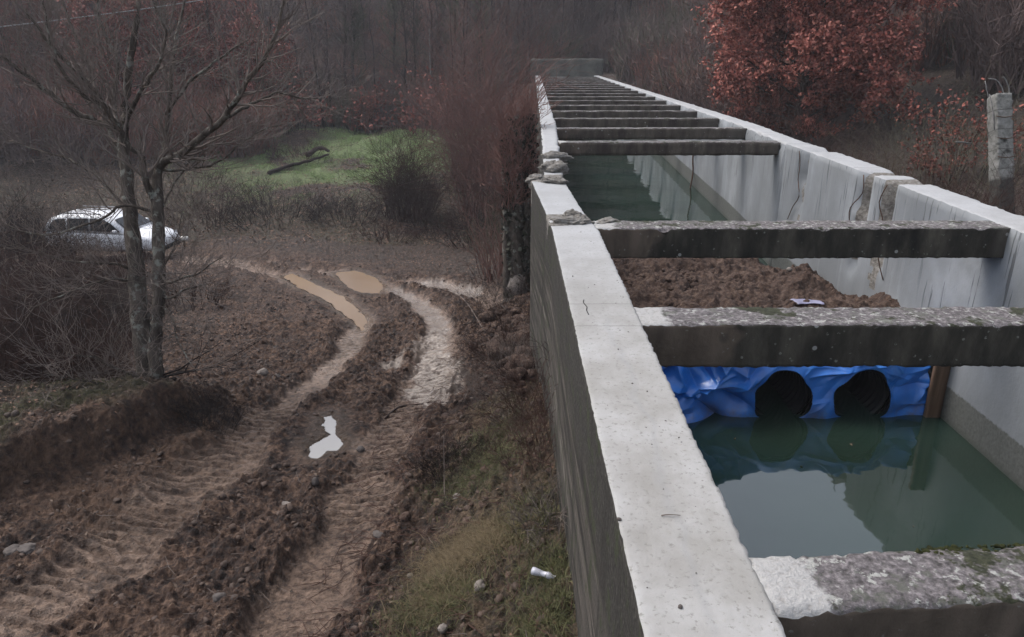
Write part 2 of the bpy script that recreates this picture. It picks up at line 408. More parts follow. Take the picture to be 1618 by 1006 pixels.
# patches of broken concrete exposed at the notches get their own look
def paint_broken(o, spots):
    me = o.data
    co = np.zeros(len(me.polygons)*3); me.polygons.foreach_get('center', co); co = co.reshape(-1, 3)
    mi = np.zeros(len(me.polygons), dtype=np.int32); me.polygons.foreach_get('material_index', mi)
    nz = fbm3(co*8, 3, 2)
    for cy, wd, zlow in spots:
        m = (np.abs(co[:, 1]-cy+nz*.06) < wd*(.75+.25*nz)+.0) & (co[:, 2]+nz*.3 > zlow); mi[m] = 3
    me.polygons.foreach_set('material_index', mi)
paint_broken(rw, [(8.9, .12, -1.3), (9.52, .14, -1.0), (11.6, .09, -.9)])
paint_broken(lw, [(7.05, .13, -.12), (8.93, .1, -.3)])
paint_broken(lw2, [(9.3, .25, -.25)])

BM = [MT['btop'], MT['bface'], MT['broken']]
beamY = [(1.805, .25, 0), (4.20, .32, 0), (6.60, .32, 0), (12.75, .3, 0)]+[(15.2+2.45*i, .28, 0) for i in range(17)]
for i, (y0, wd, _) in enumerate(beamY):
    zb = float(zt(y0))
    res = .022 if i < 3 else (.05 if i < 6 else .12)
    depth = (.28 if i < 3 else .22) if i > 0 else .36
    x0, x1 = float(xi(y0))-.02, float(rin(y0))+.02
    if i == 2: x1 += .0
    nx = int((x1-x0)/res)
    dr = (-.0012 if i == 0 else .006) if i < 3 else .015
    o = rough_box('cross_beam', lambda y, x0=x0, x1=x1: (np.full_like(y, x0), np.full_like(y, x1)), np.linspace(y0, y0+wd, max(5, int(wd/res))), (-depth-dr, -dr-(0.0 if i else .0)), nx, max(4, int(depth/res)), BM, .006 if i < 3 else .012, .014, flume, 20+i, [0, 1, 1, 1, 1, 1], tilt=.06 if i == 0 else None, chipfreq=5)
    if i == 0: tag(o, 'nearest cross beam with moss and lichen on top')
    if i == 1: tag(o, 'second cross beam, above the blue tarpaulin')
    if i == 2: tag(o, 'third cross beam, in front of the green water')
# plinth brackets left where two beams broke out, broken lumps on the left wall top
def lump(name, loc, size, mat, parent=None, seed=0, sub=4, amp=.28, flat=.0):
    import bmesh
    bm = bmesh.new(); bmesh.ops.create_icosphere(bm, subdivisions=sub, radius=1)
    P = np.array([v.co[:] for v in bm.verts]); r = 1+fbm3(P*1.4+seed*3.1, 4, seed)*amp*1.6+vn3(P*5+seed, seed)*amp*.2
    P = P*r[:, None]*np.array(size)
    for v, p in zip(bm.verts, P): v.co = p
    me = bpy.data.meshes.new(name); bm.to_mesh(me); bm.free(); me.materials.append(mat)
    me.polygons.foreach_set('use_smooth', np.ones(len(me.polygons), dtype=bool))
    o = bpy.data.objects.new(name, me); C.objects.link(o); o.location = loc
    if parent: o.parent = parent
    o.rotation_euler = (0, 0, seed*1.3)
    return o
for k, (px, py, H, s) in enumerate([(872, 262, 1.55, (.10, .16, .09)), (876, 282, 1.55, (.16, .07, .045)), (845, 283, 1.62, (.08, .12, .08)), (880, 246, 1.6, (.09, .2, .07)),
                                    (897, 347, 1.57, (.17, .09, .05)), (915, 345, 1.57, (.1, .08, .05)), (905, 340, 1.58, (.09, .06, .06)), (958, 348, 1.6, (.12, .1, .035))]):
    p = atH(px, py, H); p.z -= .025; lump('broken_lump', p, (s[0]*1.1, s[1]*1.1, s[2]), MT['broken'], flume, k+1, 5, .5)
def rebar(name, pts, r=.006, mat='rust', parent=flume, sides=6):
    a = Acc()
    # smooth the polyline a little
    P = [Vector(p) for p in pts]; Q = []
    for i in range(len(P)-1):
        for t in (0, .33, .66):
            p0 = P[max(i-1, 0)]; p1 = P[i]; p2 = P[i+1]; p3 = P[min(i+2, len(P)-1)]
            Q.append(.5*((2*p1)+(-p0+p2)*t+(2*p0-5*p1+4*p2-p3)*t*t+(-p0+3*p1-3*p2+p3)*t**3))
    Q.append(P[-1]); a.tube(Q, r, sides); return a.build(name, MT[mat], parent, True)
for cy in (8.85, 9.5, 11.6):
    x = 4.43; zz = -.03; pts = []
    for j in range(6): pts.append((x+random.uniform(-.05, .04), cy+random.uniform(-.05, .05)+.04*j*random.choice((-1, 1)), zz-.22*j))
    rebar('bent_rebar', pts, .007)
# dark stains/cracks as fine tubes are cables: one cable hanging down the far wall
rebar('hanging_cable', [(float(rin(20))-.02, 20, -.95), (float(rin(20))-.06, 19.9, -1.4), (float(rin(20))-.05, 19.8, -1.75), (float(rin(20))-.15, 19.6, -2.2)], .022, 'rust')
rebar('surface_crack', [(.484, 4.64, .0), (.476, 4.58, .0005), (.49, 4.50, .001), (.482, 4.44, .0005), (.488, 4.36, 0)], .003, 'crackdark')
# headwall at the far end
hw = empty('headwall', (0, 0, 0)); bpy.data.objects.remove(hw)
HWM = simple('mossy_headwall_concrete', (.17, .165, .14), .95, .4, 1.5)
o = rough_box('headwall', lambda y: (np.full_like(y, 1.6), np.full_like(y, 6.9)), np.linspace(58.3, 58.7, 4), (-2.5, 1.15), 24, 20, [HWM], .02, .05, None, 40)
tag(o, 'low mossy grey-green headwall closing the far end of the channel', 'wall')

# ------------------------------------------------------------------ water
def m_water(name, col, rough=.03, ior=1.4, bump=.0015, deep=None, spec=.5):
    m = Mat(name); n = m.noise(1.6, 3, .5); n2 = m.noise(.45, 2)
    c = m.ramp(n2, [(.3, col), (.7, deep or col)])
    m.b.inputs['IOR'].default_value = ior
    return m.out(c, rough, m.bump(n, bump*8, .5) if bump else None, spec)
MT['canal_water'] = m_water('green_canal_water', (.022, .048, .040), .035, 1.46, .0015, (.024, .044, .030), 1.0)
yy = stations(-4, 58, .3, .03); n = len(yy)
V = []; 
for y in yy:
    for t in np.linspace(0, 1, 9): V.append((float(xi(y)-.1)+t*(float(rin(y))+.2-float(xi(y))), y, WATER_Z))
Fq = [(i*9+j, i*9+j+1, (i+1)*9+j+1, (i+1)*9+j) for i in range(n-1) for j in range(8)]
tag(mesh_obj('water', V, Fq, [MT['canal_water']], smooth=True), 'still green water lying in the bottom of the concrete channel', 'water', kind='structure')

# ------------------------------------------------------------------ terrain
CP = [(0, 1006, 4.0), (300, 1006, 4.0), (600, 1006, 3.85), (760, 1006, 3.55), (912, 1006, 3.08),
      (0, 850, 4.15), (200, 850, 4.2), (380, 850, 4.15), (560, 850, 4.2), (700, 850, 3.95), (800, 850, 3.6), (898, 850, 3.16),
      (0, 690, 4.1), (150, 700, 4.15), (-300, 800, 3.9), (235, 630, 4.45), (0, 600, 4.6), (-250, 600, 4.6),
      (350, 720, 4.4), (510, 700, 4.35), (610, 700, 4.35), (720, 700, 4.1), (800, 700, 3.75), (873, 711, 3.3),
      (430, 600, 4.75), (660, 600, 4.7), (760, 600, 4.35), (858, 600, 3.5),
      (560, 520, 5.35), (690, 520, 5.3), (400, 520, 5.3), (300, 520, 5.3), (780, 520, 4.9), (840, 500, 3.75),
      (520, 470, 5.6), (450, 440, 5.7), (575, 500, 5.55), (530, 430, 5.75), (605, 452, 5.7), (750, 460, 5.6), (827, 452, 5.0), (300, 450, 5.9),
      (300, 410, 6.7), (500, 408, 6.5), (700, 410, 6.5), (100, 415, 6.9), (180, 405, 7.05), (-150, 410, 7.0),
      (350, 368, 7.0), (600, 365, 6.9), (780, 365, 6.9), (150, 370, 7.1),
      (400, 300, 6.6), (600, 300, 6.4), (760, 300, 6.5), (200, 300, 6.6), (0, 320, 6.9),
      (450, 232, 5.9), (600, 225, 5.7), (720, 225, 5.6), (800, 230, 5.7), (200, 240, 5.6), (0, 250, 5.6),
      (450, 190, 5.2), (700, 185, 5.0), (200, 190, 4.8)]
cp = [tuple(atH(*c)) for c in CP]
cp += [(6, -5, -1.4), (6, 3, -1.6), (6.5, 12, -1.7), (7, 25, -2.4), (9, 40, -2.2), (7, 60, -1.0), (3.5, 60, -1.2), (0.5, 60, -1.5), (12, 10, -1.0), (13, 22, -1.0), (15, 34, .5), (17, 50, 3),
       (24, 16, 4), (26, 30, 6), (30, 45, 10), (28, 66, 12), (45, 30, 16), (60, 60, 28), (0, 78, 2), (-22, 76, 2.5), (-42, 62, 1), (0, 110, 15), (-30, 110, 16), (-70, 100, 20), (45, 110, 30), (80, 140, 50), (0, 160, 34), (-60, 170, 40),
       (-50, 30, -4.5), (-28, 18, -3.5), (-75, 50, 3), (-14, 4, -2.5), (-10, -5, -2.2), (-1.5, -5, -1.5), (3, -8, -1.5), (-30, -5, -2), (0, -20, -1), (30, -10, 4), (60, 10, 20), (120, 60, 50), (-120, 60, 25), (-120, 0, 10), (120, -20, 40)]
cp = np.array(cp); cx, cy, cz = cp.T; NC = len(cp)
def U(r2): return .5*r2*np.log(r2+1e-9)
A = np.zeros((NC+3, NC+3)); d2 = (cx[:, None]-cx)**2+(cy[:, None]-cy)**2
A[:NC, :NC] = U(d2)+np.eye(NC)*.6; A[:NC, NC] = 1; A[:NC, NC+1] = cx; A[:NC, NC+2] = cy; A[NC:, :NC] = A[:NC, NC:].T
sol = np.linalg.solve(A, np.concatenate([cz, [0, 0, 0]]))
def zbase(x, y):
    x = np.asarray(x, float); y = np.asarray(y, float); sh = x.shape; x = x.ravel(); y = y.ravel()
    r = sol[NC]+sol[NC+1]*x+sol[NC+2]*y
    for i in range(NC): r = r+sol[i]*U((x-cx[i])**2+(y-cy[i])**2)
    return r.reshape(sh)
def hit(px, py):
    v = ray(px, py); t = np.linspace(2, 160, 4000); x = v.x*t; y = v.y*t; z = CAMZ+v.z*t
    k = np.argmax(z < zbase(x, y)); return (float(x[k]), float(y[k]))
def pl(pts): return [hit(*p) for p in pts]
trackA = pl([(-200, 1080), (0, 985), (130, 905), (250, 815), (345, 735), (430, 650), (500, 600), (555, 550), (572, 500), (525, 468), (455, 442), (380, 420), (250, 408), (60, 402)])
trackB = pl([(420, 1100), (480, 960), (545, 840), (585, 735), (645, 640), (695, 565), (695, 505), (655, 468), (600, 448), (530, 432), (420, 416), (250, 402), (60, 396)])
trackC = pl([(640, 442), (700, 446), (760, 462), (785, 480)])
ledge = pl([(-400, 860), (-100, 800), (0, 775), (70, 748), (140, 722), (230, 690), (300, 662), (345, 640)])
pudA = pl([(446, 441), (462, 438), (500, 450), (540, 466), (560, 482), (581, 500), (572, 512), (555, 500), (530, 484), (500, 466), (470, 455)])
pudB = pl([(528, 431), (560, 430), (590, 438), (607, 450), (600, 460), (570, 458), (545, 448)])
pudC = pl([(508, 668), (526, 666), (534, 682), (543, 697), (538, 706), (516, 707), (500, 716), (484, 714), (486, 700), (500, 695), (512, 688)])
wetR = pl([(600, 452), (640, 470), (668, 492), (672, 520), (650, 545), (645, 590), (630, 620), (650, 640), (700, 640), (735, 600), (740, 570), (712, 548), (708, 500), (680, 475), (640, 455)])
wetC = pl([(635, 440), (700, 440), (760, 452), (772, 462), (750, 466), (700, 456), (640, 450)])
wetD = pl([(590, 575), (640, 560), (650, 572), (640, 584), (600, 584)])
lvl = {}
for nme, pg in (('A', pudA), ('B', pudB), ('C', pudC)):
    a = np.array(pg); lvl[nme] = float(np.mean(zbase(a[:, 0], a[:, 1])))-.03
pudpolys = {'A': pudA, 'B': pudB, 'C': pudC}
orange = pl([(60, 800), (130, 770), (230, 770), (300, 740), (330, 700), (290, 690), (200, 720), (110, 750), (170, 830), (250, 830), (310, 790)])
mossP = hit(760, 750); strawP = hit(745, 880); mossP2 = hit(690, 960); mossP3 = hit(830, 830)

def terrain(x, y, want=False):
    z = zbase(x, y); dist = np.hypot(x, y)
    wx = x+.13*fbm2(x*2.2, y*2.2, 3, 201)+.04*fbm2(x*8, y*8, 2, 203); wy = y+.13*fbm2(x*2.2, y*2.2, 3, 202)+.04*fbm2(x*8, y*8, 2, 204)
    dA, sA, _ = pldist(wx, wy, trackA); dB, sB, _ = pldist(wx, wy, trackB); dC, sC, _ = pldist(wx, wy, trackC)
    dL, _, sL = pldist(x, y, ledge)
    wob = fbm2(x*1.7, y*1.7, 3, 5)
    L = np.where(sL > 0, dL, -dL)+wob*.22
    step = sst(-.16, .16, L)*np.exp(-np.clip(L-.5, 0, 9)*.28); endf = sst(9.5, 7.5, y+wob)
    endf = 1-sst(8.2, 9.6, y)
    z = z+(.42+.10*fbm2(x*1.6, y*1.6, 3, 141))*step*endf+.05*np.exp(-((L-.12)/.12)**2)*endf*(1+fbm2(x*4, y*4, 2, 142))
    wA = .25+.12*(1-sst(6, 10, y))+.09*wob; wB = .28+.12*wob; wC = .28
    rut = np.maximum(np.maximum(1-sst(wA*.8, wA*1.35, dA), 1-sst(wB*.8, wB*1.35, dB)), (1-sst(wC*.7, wC*1.3, dC)))
    dm = np.minimum(dA, dB)
    road = 1-sst(1.3, 2.6, dm+wob*.6)
    # road mask: churned mud between and beside the ruts
    mud = np.clip(road+(1-sst(2.2, 4.0, dm+wob*1.2))*(y < 16)*.8, 0, 1)
    lum = fbm2(x*3.1, y*3.1, 5, 11, .6); lum2 = fbm2(x*13, y*13, 4, 31, .6); rid = 1-np.abs(fbm2(x*6, y*6, 3, 77))*2
    det = 1-sst(25, 60, dist)
    z = z+(1-rut)*(mud*(.10*lum+.055*lum2+.05*np.clip(rid-.45, 0, 1)+.05*np.clip(vn2(x*7.3, y*7.3, 93)+vn2(x*15, y*15, 94)*.6-.25, 0, 1))+(1-mud)*(.09*lum+.05*lum2+.03*np.clip(rid-.5, 0, 1)))*det+(1-det)*fbm2(x*.25, y*.25, 4, 3)*.8
    berm = np.exp(-((dA-.45)/.14)**2)+np.exp(-((dB-.5)/.15)**2)
    z = z+berm*(.06+.06*lum)*(dist < 30)
    # cleat marks pressed across the ruts
    cl = lambda s, d, w: sst(.2, .8, np.abs(((s/.15+.25*vn2(x*2.2, y*2.2, 6)) % 1)-.5)*2)
    z = z-rut*.085*(1-.3*lum)
    cm = ((1-sst(wA*.8, wA*1.2, dA))*cl(sA, dA, wA)+(1-sst(wB*.8, wB*1.2, dB))*cl(sB, dB, wB))*sst(-.15, .2, fbm2(x*1.1, y*1.1, 2, 91)+.35)
    z = z+.055*cm*(dist < 14)+rut*(.010*lum2+.02*lum)
    # wet slurry is nearly level
    wet = np.zeros_like(x)
    near = dist < 35
    for pg in (wetR, wetC, wetD):
        s = np.full(x.shape, 9.); s[near] = sdpoly(x[near], y[near], pg); s = s+wob*.16+.1*fbm2(x*5, y*5, 2, 8); wet = np.maximum(wet, 1-sst(-.12, .06, s))
    wet = np.maximum(wet, .55*(1-sst(.1, .3, dB))*sst(8.8, 10, y)*(y < 17))
    wet = np.maximum(wet, .5*(1-sst(.12, .25, dA))*sst(9.5, 11, y)*(y < 16))
    z = z-wet*.02-wet*(1-rut)*.045
    pud = np.zeros_like(x)
    for k, pg in pudpolys.items():
        s = np.full(x.shape, 9.); s[near] = sdpoly(x[near], y[near], pg); s = s+.07*fbm2(x*6, y*6, 4, 8)+(.07 if k == 'C' else .06)
        e = 1-sst(-.05, .14, s); e2 = 1-sst(.1, .7, s)
        z = z*(1-e2*.85)+(lvl[k]+.035)*e2*.85
        z = z*(1-e)+(lvl[k]-.05)*e; pud = np.maximum(pud, 1-sst(-.02, .38, s))
    z = z+.22*np.exp(-(((x+8)/8)**2+((y-41)/8)**2)**2)*fbm2(x*.9, y*.9, 4, 160)
    # trench the flume stands in: ground never shows inside the walls
    ins = sst(.06, .26, x-xo(y))*sst(.06, .26, rout(y)-x)*(1-sst(58.2, 58.6, y))
    zz = z*(1-ins)+(-7.5)*ins
    if not want: return zz
    sO = np.full(x.shape, 9.); sO[near] = sdpoly(x[near], y[near], orange)
    og = np.maximum(1-sst(-.1, .35, sO+wob*.3), .75*np.exp(-((L-.0)/.22)**2)*endf)
    gr = np.zeros_like(x)
    # grass: ledge top, verge beyond the road, green mound, bank at the wall
    gr = np.maximum(gr, sst(.08, .25, L)*(1-sst(1.0, 2.0, L))*endf*.95*sst(-.5, .1, fbm2(x*1.4, y*1.4, 3, 150)))
    gm = np.exp(-(((x+8.0-.12*(y-38))/7.4)**2+((y-41.5)/7.6)**2)**2)
    mp = fbm2(x*.5, y*.5, 4, 21)
    mound = gm*sst(-.30, .12, mp+.18)*(.75+.25*sst(-.4, .2, fbm2(x*1.6, y*1.6, 3, 161)))
    verge = sst(25.6, 26.6, y+wob)*(1-sst(33, 38, y))*.45*sst(-.3, .2, mp)*(x < 3)
    wallb = np.zeros_like(x)
    for (gx, gy), rr in ((mossP, .55), (strawP, .55), (mossP2, .4), (mossP3, .5)):
        wallb = np.maximum(wallb, np.exp(-(((x-gx)**2+(y-gy)**2)/rr**2)**1.5))
    wallb = np.maximum(wallb, .5*sst(-.9, -.2, x)*(x < .5)*(y < 8))
    return zz, dict(mud=mud, rut=rut*(dist < 34), wet=np.clip(wet, 0, 1), pud=pud, grass=np.clip(np.maximum(np.maximum(gr, verge), wallb*.8), 0, 1), mound=np.clip(mound, 0, 1), orange=og*.9, road=road)
# polar-ish sheet: fine near the camera's place, coarse far off, all the way round behind it too
def polar(a0, a1, na, r0, r1, nr, fine=0):
    th = np.linspace(R(a0), R(a1), na); rr = np.exp(np.linspace(math.log(r0), math.log(r1), nr))
    if fine: rr = np.concatenate([np.exp(np.linspace(math.log(r0), math.log(15), fine))[:-1], np.exp(np.linspace(math.log(15), math.log(r1), nr))])
    T, RR = np.meshgrid(th, rr, indexing='ij'); return RR*np.sin(T), RR*np.cos(T)
def m_ground():
    m = Mat('muddy_ground'); a = {k: m.attr(k) for k in ('mud', 'rut', 'wet', 'pud', 'grass', 'mound', 'orange', 'road')}
    n1 = m.noise(2.3, 5, .6); n2 = m.noise(14, 5, .65); n3 = m.noise(55, 4, .7); n4 = m.noise(.35, 3)
    litter = m.ramp(n2, [(.36, (.018, .011, .008)), (.5, (.055, .035, .025)), (.65, (.14, .095, .068))])
    litter = m.mix(m.ramp(n4, [(.45, 0.), (.6, .35)]), litter, (.06, .038, .027))
    mudc = m.ramp(m.math('ADD', m.math('MULTIPLY', n1, .35), m.math('MULTIPLY', n2, .65)), [(.40, (.024, .013, .009)), (.5, (.088, .047, .030)), (.63, (.28, .170, .112))])
    c = m.mix(a['mud'], litter, mudc)
    c = m.mix(m.math('MULTIPLY', a['rut'], m.ramp(n1, [(.33, .35), (.55, .95)])), c, m.ramp(n2, [(.36, (.13, .080, .056)), (.60, (.43, .295, .215))]))
    c = m.mix(m.math('MULTIPLY', a['orange'], m.ramp(n1, [(.35, .4), (.6, 1.)])), c, m.ramp(n2, [(.3, (.08, .045, .028)), (.7, (.20, .115, .070))]))
    c = m.mix(m.math('MULTIPLY', a['wet'], .9), c, m.ramp(n2, [(.3, (.16, .120, .095)), (.7, (.31, .255, .21))]))
    gcol = m.ramp(n2, [(.3, (.05, .046, .022)), (.55, (.10, .092, .045)), (.75, (.17, .155, .085))])
    c = m.mix(m.math('MULTIPLY', a['grass'], m.ramp(n1, [(.35, .3), (.6, 1.)])), c, gcol)
    c = m.mix(a['mound'], c, m.ramp(n2, [(.3, (.09, .115, .045)), (.5, (.18, .25, .09)), (.7, (.28, .36, .14))]))
    c = m.mix(m.math('MULTIPLY', a['pud'], .7), c, (.13, .085, .05))
    ro = m.math('SUBTRACT', .86, m.math('MULTIPLY', a['rut'], m.ramp(n1, [(.4, .18), (.6, .40)])))
    ro = m.math('SUBTRACT', ro, m.math('MULTIPLY', a['pud'], .35))
    ro = m.math('SUBTRACT', ro, m.math('MULTIPLY', a['wet'], m.ramp(n1, [(.35, .30), (.6, .42)])), True)
    bp = m.bump(m.math('ADD', n3, m.math('MULTIPLY', n2, 2.6)), .045, 1)
    # far from the ruts the bump stays; wet slurry is smoother
    mx = m.node('ShaderNodeMix', data_type='VECTOR'); geo = m.node('ShaderNodeNewGeometry')
    m.link(m.math('MULTIPLY', a['wet'], .75), mx.inputs['Factor']); m.link(bp, mx.inputs['A']); m.link(geo.outputs['Normal'], mx.inputs['B'])
    return m.out(c, ro, mx.outputs['Result'], .35)
MT['ground'] = m_ground()
X1, Y1 = polar(-48, 48, 1050, 3.0, 230, 360, 640)
X2, Y2 = polar(48, 312, 150, 3.0, 230, 80)
Vs = []; Fs = []; at = {}; base = 0
for (X, Y) in ((X1, Y1), (X2, Y2)):
    na, nr = X.shape; z, ms = terrain(X, Y, True)
    Vs.append(np.stack([X, Y, z], -1).reshape(-1, 3))
    i, j = np.meshgrid(np.arange(na-1), np.arange(nr-1), indexing='ij')
    Fs.append(np.stack([i*nr+j, i*nr+j+1, (i+1)*nr+j+1, (i+1)*nr+j], -1).reshape(-1, 4)+base)
    for k, v in ms.items(): at.setdefault(k, []).append(v.ravel())
    base += na*nr
# patch under the camera
th = np.linspace(0, 2*math.pi, 60, endpoint=False)
px_ = np.concatenate([[0], 3.05*np.sin(th)]); py_ = np.concatenate([[0], 3.05*np.cos(th)]); zc = np.full(61, -1.9)
zc, ms = terrain(px_, py_, True); zc = np.where(px_ > .2, np.minimum(zc, -3.2), zc-.03)
Vs.append(np.stack([px_, py_, zc], -1)); tri = [(base, base+1+i, base+1+(i+1) % 60) for i in range(60)]
tri = np.array([(a, b, c, c) for a, b, c in tri])
for k, v in ms.items(): at[k].append(v)
G = mesh_obj('ground', np.concatenate(Vs), np.concatenate(Fs), [MT['ground']], smooth=True, attrs={k: np.concatenate(v)[:base] if False else np.concatenate(v) for k, v in at.items()})
tag(G, 'sloping muddy ground with leaf litter, wheel ruts and hillside behind', 'ground', kind='structure')
def gz(x, y): return float(terrain(np.array([float(x)]), np.array([float(y)]))[0])
_gx = np.arange(-95, 70, .3); _gy = np.arange(-22, 172, .3); _GX, _GY = np.meshgrid(_gx, _gy, indexing='ij'); _GZ = terrain(_GX.ravel(), _GY.ravel()).reshape(_GX.shape)
_gzx = gz
def gz(x, y):
    i = (x+95)/.3; j = (y+22)/.3
    if not (0 <= i < len(_gx)-1 and 0 <= j < len(_gy)-1): return _gzx(x, y)
    a, b = int(i), int(j); u, v = i-a, j-b
    return float(_GZ[a, b]*(1-u)*(1-v)+_GZ[a+1, b]*u*(1-v)+_GZ[a, b+1]*(1-u)*v+_GZ[a+1, b+1]*u*v)
def gnd(px, py): x, y = hit(px, py); return Vector((x, y, _gzx(x, y)))

# puddles
MT['pudtan'] = m_water('tan_puddle_water', (.20, .115, .05), .15, 1.33, .0006, (.25, .15, .07), .2)
MT['pudsky'] = m_water('sky_pale_puddle_water', (.30, .27, .24), .06, 1.45, .0008, (.36, .33, .29), 1.0)  # milky base colour stands in for the bright sky reflection
for k, nm, lab, mt in (('A', 'puddle', 'long narrow tan puddle in the left wheel rut', 'pudtan'), ('B', 'puddle', 'wide tan puddle where the track bends, beside the pale slurry', 'pudtan'), ('C', 'puddle', 'small puddle between the two ruts, pale sky reflection put into its colour', 'pudsky')):
    a = np.array(pudpolys[k]); x0, y0 = a.min(0)-.25; x1, y1 = a.max(0)+.25
    nx = int((x1-x0)/.018)+2; ny = int((y1-y0)/.018)+2
    X, Y = np.meshgrid(np.linspace(x0, x1, nx), np.linspace(y0, y1, ny), indexing='ij')
    s = sdpoly(X.ravel(), Y.ravel(), pudpolys[k]).reshape(X.shape)+.07*fbm2(X*6, Y*6, 4, 8)+(.07 if k == 'C' else .06)
    i, j = np.meshgrid(np.arange(nx-1), np.arange(ny-1), indexing='ij')
    q = np.stack([i*ny+j, (i+1)*ny+j, (i+1)*ny+j+1, i*ny+j+1], -1).reshape(-1, 4)
    keep = (s[:-1, :-1] < .05).ravel()
    o = mesh_obj(nm, np.stack([X, Y, np.full_like(X, lvl[k])], -1).reshape(-1, 3), q[keep], [MT[mt]], smooth=True)
    tag(o, lab, 'puddle', kind='structure')

# ------------------------------------------------------------------ dirt plug, pipes, tarpaulin, board
def m_dirt():
    m = Mat('clayey_fill'); n = m.noise(5, 5, .65); g = m.noise(26, 5, .7); v = m.voro(22)
    c = m.ramp(m.math('ADD', m.math('MULTIPLY', n, .45), m.math('MULTIPLY', g, .55)), [(.36, (.030, .018, .013)), (.5, (.085, .050, .036)), (.64, (.20, .135, .10))])
    c = m.mix(m.ramp(v, [(.10, .5), (.2, 0.)]), c, (.2, .15, .12))
    return m.out(c, .9, m.bump(m.math('ADD', g, n), .03, 1))
MT['dirt'] = m_dirt()
nx, ny = 230, 300
X, Y = np.meshgrid(np.linspace(0.0, 1.0, nx), np.linspace(7.25, 12.4, ny), indexing='ij')
X = (xi(Y)-.03)+X*(rin(Y)+.03-xi(Y)+.0)
top = -1.34+.10*fbm2(X*1.1, Y*1.1, 3, 4)
front = sst(7.3, 7.8, Y)*.14
endy = 10.6+.35*fbm2(X*1.7, Y*0, 2, 3)+.35*np.clip((2.4-X)/1.6, 0, 1)-.8*np.exp(-((X-3.75)/.35)**2)
Z = top-.12+front-np.clip(Y-endy, 0, 9)**1*1.1-.25*sst(4.15, 4.46, X)*sst(8.6, 9.6, Y)
Z -= .12*np.exp(-((X-4.2)/.25)**2)*sst(8, 9, Y)
Z += .13*fbm2(X*3.5, Y*3.5, 4, 41, .65)+.05*fbm2(X*13, Y*13, 3, 42, .6)+.03*np.clip(1-np.abs(fbm2(X*7, Y*7, 2, 43))*3, 0, 1)
Z = np.maximum(Z, -2.75)
i, j = np.meshgrid(np.arange(nx-1), np.arange(ny-1), indexing='ij')
q = np.stack([i*ny+j, (i+1)*ny+j, (i+1)*ny+j+1, i*ny+j+1], -1).reshape(-1, 4)
tag(mesh_obj('earth_plug', np.stack([X, Y, Z], -1).reshape(-1, 3), q, [MT['dirt']], smooth=True), 'brown lumpy earth filling the channel between the second and third beams', 'earth')
PZ = -1.87; PC = (2.80, 3.62); PR = .33
MT['pipe'] = simple('black_plastic', (.012, .012, .013), .55, .2, 10)
for k, pxx in enumerate(PC):
    ring = []; seg = 40; V = []; Fq = []; prof = []
    y = 7.06
    while y < 10.9:
        prof += [(y, PR), (y+.02, PR), (y+.035, PR-.022), (y+.06, PR-.022), (y+.075, PR)]; y += .09
    prof = [(7.04, PR-.03)]+prof; prof2 = [(yy, rr-.03) for yy, rr in prof[::-1]]
    for (yy, rr) in prof+prof2:
        for a in range(seg):
            an = 2*math.pi*a/seg; V.append((pxx+rr*math.cos(an), yy, PZ+rr*math.sin(an)))
    n = len(prof)*2
    for a in range(n-1):
        for b in range(seg): Fq.append((a*seg+b, a*seg+(b+1) % seg, (a+1)*seg+(b+1) % seg, (a+1)*seg+b))
    tag(mesh_obj('culvert_pipe', V, Fq, [MT['pipe']], smooth=True), ('black pipe mouth in the blue tarpaulin, the one nearer the white-topped left wall', 'black pipe mouth in the blue tarpaulin, the one nearer the brown board')[k], 'pipe', 'pipes through the earth plug')
def m_tarp():
    m = Mat('blue_tarpaulin'); n = m.noise(3, 4, .6); g = m.noise(18, 3, .6)
    c = m.ramp(n, [(.3, (.016, .15, .56)), (.55, (.03, .23, .80)), (.75, (.09, .37, .95))])
    m.b.inputs['Coat Weight'].default_value = .15; vz = m.sep(); sm_ = m.noise(5, 5, .7)
    c = m.mix(m.math('MULTIPLY', m.ramp(m.math('MULTIPLY', m.math('ADD', vz[2], 2.1), 2.2), [(0., .7), (.45, .0)]), m.ramp(sm_, [(.42, 0.), (.6, 1.)])), c, (.16, .13, .10))
    return m.out(c, m.ramp(g, [(.3, .28), (.7, .42)]), m.bump(m.math('ADD', n, m.math('MULTIPLY', g, .2)), .02, .5), .5)
MT['tarp'] = m_tarp()
nx, nz = 520, 280
Uu, T = np.meshgrid(np.linspace(0, 1, nx), np.linspace(0, 1, nz), indexing='ij')
X = .80+Uu*(4.32-.80)
rt = np.random.default_rng(12); fold = np.zeros_like(X); tx = X; ty_ = T*1.6
def crease(x0, y0, x1, y1, A, wd):
    global fold
    dx, dy = x1-x0, y1-y0; L = math.hypot(dx, dy); t = ((tx-x0)*dx+(ty_-y0)*dy)/L**2; tc = np.clip(t, 0, 1)
    d = np.hypot(tx-x0-tc*dx, ty_-y0-tc*dy); fold = fold+A*np.exp(-d/wd)*(.35+.65*np.sin(np.clip(t, 0, 1)*3.14))
for k in range(100):
    x0 = rt.uniform(.7, 4.3); y0 = rt.uniform(.2, 1.6); an = rt.choice([rt.uniform(.3, 1.2), rt.uniform(1.9, 2.9), rt.uniform(-.2, .3)]); L = rt.uniform(.2, .9)
    crease(x0, y0, x0+math.cos(an)*L, y0+math.sin(an)*L, rt.choice([1, 1, -1])*rt.uniform(.03, .11), rt.uniform(.018, .07))
for k in range(18):
    x0 = rt.uniform(.8, 2.4); y0 = rt.uniform(.6, 1.4); an = rt.uniform(-.9, .9)+1.57*rt.integers(0, 2); L = rt.uniform(.25, .7)
    crease(x0, y0, x0+math.cos(an)*L, y0+math.sin(an)*L, rt.choice([1, -1])*rt.uniform(.06, .18), rt.uniform(.03, .09))
fold = fold+.05*fbm2(X*1.8, T*2.5, 2, 61)
